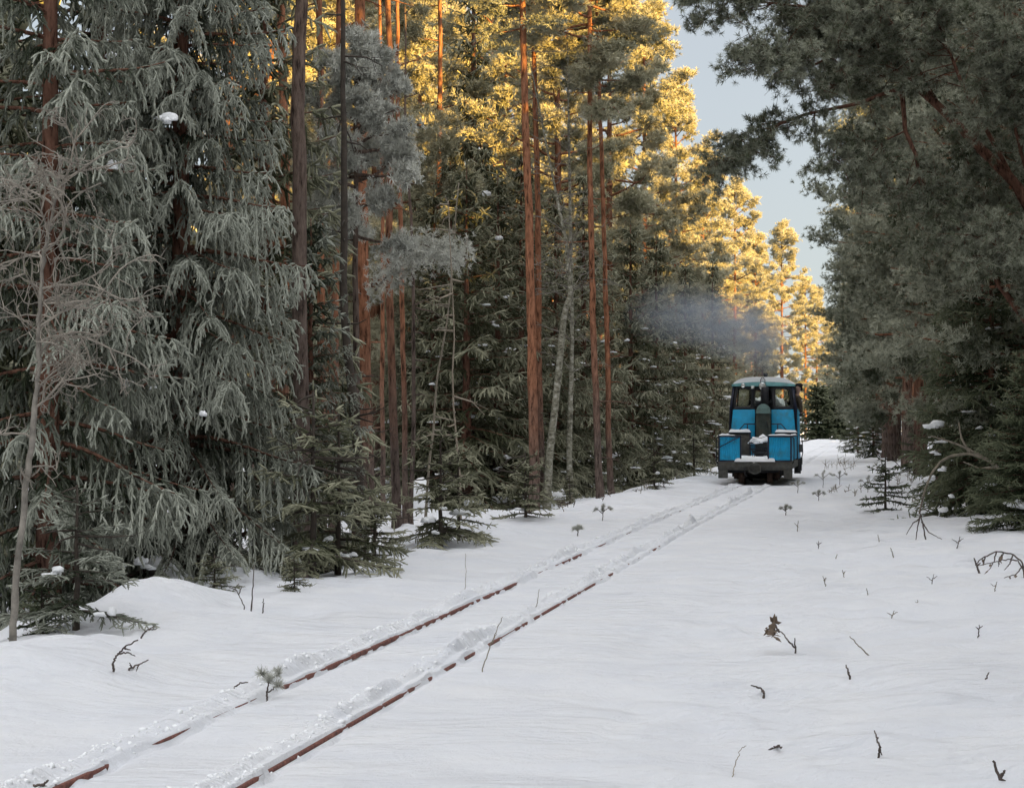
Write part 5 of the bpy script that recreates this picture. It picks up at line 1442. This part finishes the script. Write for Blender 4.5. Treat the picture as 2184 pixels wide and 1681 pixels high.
stick('dry_twig', 'small forked twig low on the snow near the bottom of the photo', 'twig', [[(1640, 1597), (1655, 1590), (1666, 1591)], [(1650, 1592), (1662, 1586)]], .008, seed=7)
stick('dry_straw', 'single pale grass stem bowing over at the bottom right of the tracks', 'grass stem', [[(1560, 1657), (1566, 1625), (1578, 1598), (1590, 1588)]], .003, 'straw', seed=8)
stick('dry_straw', 'tall pale straw crossing the nearer rail', 'straw', [[(1029, 1425), (1045, 1380), (1060, 1340), (1072, 1315)], [(1050, 1370), (1060, 1345)]], .005, 'dead_wood', seed=9)
stick('dry_straw', 'thin straw standing between the rails', 'straw', [[(1143, 1296), (1147, 1275), (1150, 1256)]], .005, 'dead_wood', seed=10)
stick('dry_straw', 'thin pale stem standing alone on the snow left of the track', 'straw', [[(992, 1260), (994, 1220), (993, 1180)]], .004, 'straw', seed=11)
stick('dry_twig', 'curved dark twig with side shoots on the snow at lower left', 'twig', [[(244, 1430), (243, 1412), (252, 1394), (272, 1376), (296, 1364)], [(252, 1394), (272, 1390), (290, 1398)], [(266, 1381), (280, 1385)]], .009, seed=12)
stick('dry_twig', 'small low dark twig right of the curved one at lower left', 'twig', [[(276, 1427), (296, 1417), (318, 1406)], [(298, 1416), (292, 1430)], [(282, 1422), (278, 1412)]], .008, seed=13)
stick('pine_sprig', 'tiny pine sprig growing out of the snow against the farther rail', 'pine sprig', [[(571, 1477), (573, 1455), (576, 1445)], [(576, 1447), (562, 1440), (556, 1433)], [(576, 1447), (588, 1440), (596, 1434)], [(570, 1475), (585, 1466), (598, 1459)]], .007, tuft=6, leafmat='pine_grey', seed=14)
stick('dry_twig', 'short twig lying on the snow left of the tiny pine sprig', 'twig', [[(502, 1464), (514, 1455), (530, 1454)]], .007, seed=15)
stick('dry_twig', 'dark crooked twig by the farther rail at the bottom left corner', 'twig', [[(70, 1673), (95, 1671), (106, 1660)], [(90, 1671), (104, 1674)]], .010, seed=16)
stick('dry_weed', 'tall red-brown bare stem standing left of the track', 'stem', [[(536, 1314), (539, 1260), (542, 1205)]], .009, 'twig', seed=17)
stick('dry_weed', 'short bare stem beside the tall red-brown one', 'stem', [[(561, 1311), (562, 1292), (563, 1276)]], .008, 'twig', seed=18)
stick('dry_weed', 'crooked forked stem with a twiggy head left of the tall red-brown one', 'stem', [[(519, 1313), (523, 1295), (510, 1268), (500, 1250)], [(510, 1268), (516, 1252), (508, 1246)], [(505, 1258), (490, 1252)]], .007, seed=19)
stick('dry_twig', 'small dark twig on the sloping side of the snow mound', 'twig', [[(302, 1360), (312, 1344), (330, 1334)], [(318, 1342), (336, 1340)]], .008, seed=20)
for k, (x, y, h) in enumerate(((1700, 1135, 25), (1745, 1170, 16), (1875, 1160, 20), (1905, 1190, 22), (2040, 1170, 26), (1780, 1200, 18), (1955, 1295, 16), (2085, 1350, 18), (1850, 1270, 16), (1900, 1320, 18), (2100, 1450, 18), (1760, 1250, 22), (1800, 1235, 20), (1985, 1250, 26), (2120, 1260, 20))):
    r = np.random.default_rng(k)
    d = r.uniform(-8, 8)
    stick('dry_weed', 'short dry weed poking out of the snow right of the track, one of many', 'stem', [[(x, y), (x + d * .5, y - h * .6), (x + d, y - h)], [(x + d * .4, y - h * .45), (x - d - 4, y - h * .8)], [(x + d * .6, y - h * .6), (x + d + 7, y - h * .85)]][:int(r.integers(1, 4))], .006 if y > 1200 else .009, 'twig' if k % 3 == 1 else 'dead_wood', group='dry weed stems right of the track', seed=30 + k)
r = np.random.default_rng(77)
cl_ = [(r.uniform(1725, 1985), r.uniform(950, 1085)) for _ in range(17)]
for k in range(85):
    cx_, cy_ = cl_[k % 17]; x = cx_ + r.normal(0, 13); y = max(946, cy_ + r.normal(0, 5))
    if x < 1745 + (y - 950) * .2 - (y - 1000) * .9: continue
    h = r.uniform(8, 22); d = r.uniform(-6, 6)
    stick('dry_weed', 'dry twiggy stem in the weedy strip beside the far track', 'stem', [[(x, y), (x + d, y - h)], [(x + d * .5, y - h * .5), (x - d + 5, y - h * .9)], [(x + d * .5, y - h * .4), (x - 6, y - h * .7)]], .012, 'dead_wood', group='dry stems beside the far track', seed=80 + k)
cl_ = [(r.uniform(1130, 1480), 0) for _ in range(9)]
for k in range(30):
    cx_ = cl_[k % 9][0] + r.normal(0, 14); y = 1112 - (cx_ - 1100) * .245 + r.normal(0, 5) - 4
    h = r.uniform(10, 26); d = r.uniform(-7, 7)
    stick('dry_weed', 'dry twiggy weed on the snowbank along the left-hand trees', 'stem', [[(cx_, y), (cx_ + d, y - h)], [(cx_ + d * .5, y - h * .5), (cx_ - d + 5, y - h * .85)], [(cx_ + d * .4, y - h * .4), (cx_ - 6, y - h * .7)]], .010, 'twig' if k % 2 else 'dead_wood', group='dry weeds on the left snowbank', seed=400 + k)
for x, y, h, lb in ((1675, 1100, 20, 'little pine seedling alone on the snow in front of the locomotive'), (1701, 1050, 24, 'small pine seedling beside the track right of the locomotive'), (1755, 1040, 34, 'taller pine seedling to the right of the one beside the locomotive'), (1790, 1035, 28, 'pine seedling between the taller seedling and the young spruce'), (1850, 1052, 34, 'tufted pine seedling just left of the young spruce'), (1285, 1110, 30, 'small pine seedling on the snowbank left of the track'), (1232, 1140, 16, 'low tuft of pine seedling in the snow left of the track'), (1745, 1070, 22, 'low branching pine seedling below the taller one'), (1803, 975, 30, 'bushy pine seedling at the edge of the weedy strip')):
    stick('pine_seedling', lb, 'seedling', [[(x, y), (x + 1, y - h * .5), (x - 1, y - h)], [(x, y - h * .5), (x - h * .35, y - h * .8), (x - h * .6, y - h * .7)], [(x, y - h * .6), (x + h * .4, y - h * .9), (x + h * .6, y - h * .75)], [(x, y - h * .7), (x + h * .1, y - h * 1.1)]], .010, tuft=9, leafmat='pine_grey', seed=x)

def add_young(k, x, y, label, mat, scale, rz, sx=1.0, snow=None, name='spruce_sapling'):
    p = hit(x, y); p.z -= .04
    o = add_spruce(K[k], p, label, mat, scale, rz, sx=sx, name=name, cat='young spruce')
    if snow: snow_on(o, [at(*q, p.y - .3) for q in snow], .05, x)
    return o
add_young('young_a', 1888, 1093, 'young dark spruce standing alone on the open snow on the right', M['spruce_dark'], .95, .5)
add_young('young_b', 940, 1163, 'snow-laden little spruce beside the thin green-barked sapling', M['spruce_green'], .85, 1.0, snow=((910, 1110), (945, 1085), (925, 1135), (960, 1120)))
add_young('young_b', 978, 1160, 'little spruce touching the right side of the snow-laden one', M['spruce_green'], .70, 2.0, snow=((1000, 1070), (985, 1095)))
add_young('young_a', 1120, 1110, 'low spruce sapling at the foot of the orange-red pine', M['spruce_green'], .95, 3.0, snow=((1105, 1085),))
add_young('young_b', 668, 1238, 'spruce sapling at the edge of the bank by the dark trunk, left one of two', M['spruce_green'], 1.05, 4.0, snow=((655, 1170),))
add_young('young_b', 722, 1222, 'spruce sapling at the edge of the bank by the dark trunk, right one of two', M['spruce_green'], .95, 5.0, snow=((745, 1185), (700, 1150)))
add_young('young_a', 800, 1190, 'low spreading spruce sapling just behind the crest of the snowbank', M['spruce_green'], .62, .2, 1.4)
add_young('young_a', 458, 1272, 'tiny spruce sapling on the snow in front of the biggest drooping spruce', M['spruce_green'], .38, 1.2, 1.3)
add_young('young_a', 628, 1262, 'tiny spruce sapling below the left one of the two by the dark trunk', M['spruce_green'], .34, 2.2)
add_young('young_a', 90, 1352, 'small spruce sapling at the foot of the bare birch', M['spruce_dark'], .45, 2.9)
add_young('young_b', 165, 1345, 'low grey-green spruce reaching over the snow right of the bare birch', M['spruce_rime'], .60, 3.9, 1.25, snow=((215, 1310), (120, 1225)))
add_young('young_a', 1395, 1040, 'spruce sapling at the bank below the snow-flecked row', M['spruce_green'], .9, .9, snow=((1400, 1010),))
add_young('young_a', 1215, 1075, 'spruce sapling between the feet of the pale birches', M['spruce_green'], .6, 1.9)
add_young('young_b', 1480, 1015, 'snowy spruce sapling left of the locomotive', M['spruce_green'], .95, 2.4, snow=((1470, 990), (1490, 1000), (1445, 985)))
add_young('young_b', 1955, 1008, 'snow-dotted spruce sapling left of the big bushy spruce', M['spruce_dark'], .95, 3.3, snow=((1945, 985), (1930, 970), (1950, 1000)))

# the bent grey stem arching out of the bushy spruce, and the forked sticks under its tip
stick('bent_sapling', 'bent grey dead stem arching out of the bushy spruce on the right', 'dead stem', [[(2162, 1052), (2148, 1025), (2126, 995), (2098, 976), (2068, 967), (2030, 972), (2006, 984), (1985, 1012), (1972, 1045), (1960, 1096)], [(2098, 976), (2060, 955), (2020, 940), (1985, 930)], [(2068, 967), (2050, 935), (2045, 900)], [(2126, 995), (2090, 1000), (2055, 985)]], .034, 'dead_wood', Y=31.6, seed=301, depth=.05)
stick('forked_stick', 'upturned forked stick with four thin prongs standing on the snow on the right', 'stick', [[(1975, 1162), (1970, 1130), (1962, 1095), (1968, 1060)], [(1962, 1100), (1955, 1130), (1951, 1165)], [(1965, 1112), (1980, 1135), (2008, 1150)], [(1961, 1105), (1945, 1118), (1932, 1140)]], .014, seed=302, depth=.05)
stick('bare_shrub', 'bare thorny-looking shrub bowing at the right edge of the photo', 'shrub', [[(2184, 1232), (2180, 1200), (2160, 1182), (2125, 1175), (2090, 1192), (2079, 1205)], [(2160, 1182), (2150, 1205), (2140, 1215)], [(2125, 1175), (2118, 1198), (2108, 1215)], [(2100, 1186), (2096, 1205)], [(2180, 1205), (2165, 1225), (2140, 1232)], [(2140, 1178), (2130, 1190), (2128, 1208)], [(2184, 1220), (2170, 1195), (2150, 1192), (2110, 1200), (2085, 1206)]], .011, leaves=2, leafmat='dry_leaf', seed=303)
stick('dry_twig', 'stubby dark twig on the snow left of the bowing bare shrub', 'twig', [[(2088, 1222), (2082, 1205), (2076, 1190)], [(2082, 1206), (2090, 1200)]], .016, seed=304)

def snowlog(name, label, p0, p1, r0, seed, mat=None):
    a, b = np.array(p0), np.array(p1); root = a.copy()
    o = thing(name, label, 'log', root)
    rr = np.random.default_rng(seed); k = np.linspace(0, 1, 14)[:, None]
    P = (b - a) * k + rr.normal(0, .01, (14, 3))
    MB().tube(P, np.full(14, r0), 9, jit=.08).build('trunk', mat or M['bark_dark'], o, True)
    MB().tube(P + np.array([0, 0, r0 * .85]), r0 * (1.0 + .25 * rr.uniform(-1, 1, 14)), 9, jit=.12).build('snow_cap', M['snow_clump'], o, True)
    return o
g = hit(400, 1262); h_ = at(338, 1222, g.y + .4)
snowlog('fallen_log', 'snow-covered log end slanting out of the drift under the biggest drooping spruce', tuple(g), tuple(h_), .10, 1)
g = hit(1010, 1093)
snowlog('fallen_log', 'reddish fallen log under snow in the clearing right of the tree stump', (g.x, g.y, g.z + .12), (g.x + 2.2, g.y + 1.2, g.z + .25), .13, 2, M['bark_red'])
g = hit(897, 1098)
st = thing('tree_stump', 'tall stump plastered white with snow in the gap among the stems', 'stump', (g.x, g.y, g.z - .1))
MB().tube([(0, 0, 0), (0, 0, .45), (.01, 0, .62)], [.24, .20, .19], 12, jit=.06).build('stump', M['bark_dark'], st, True)
MB().blob((0, -.03, .38), (.23, .23, .48), .08, 3, 3).build('snow_cap', M['snow_clump'], st, True)
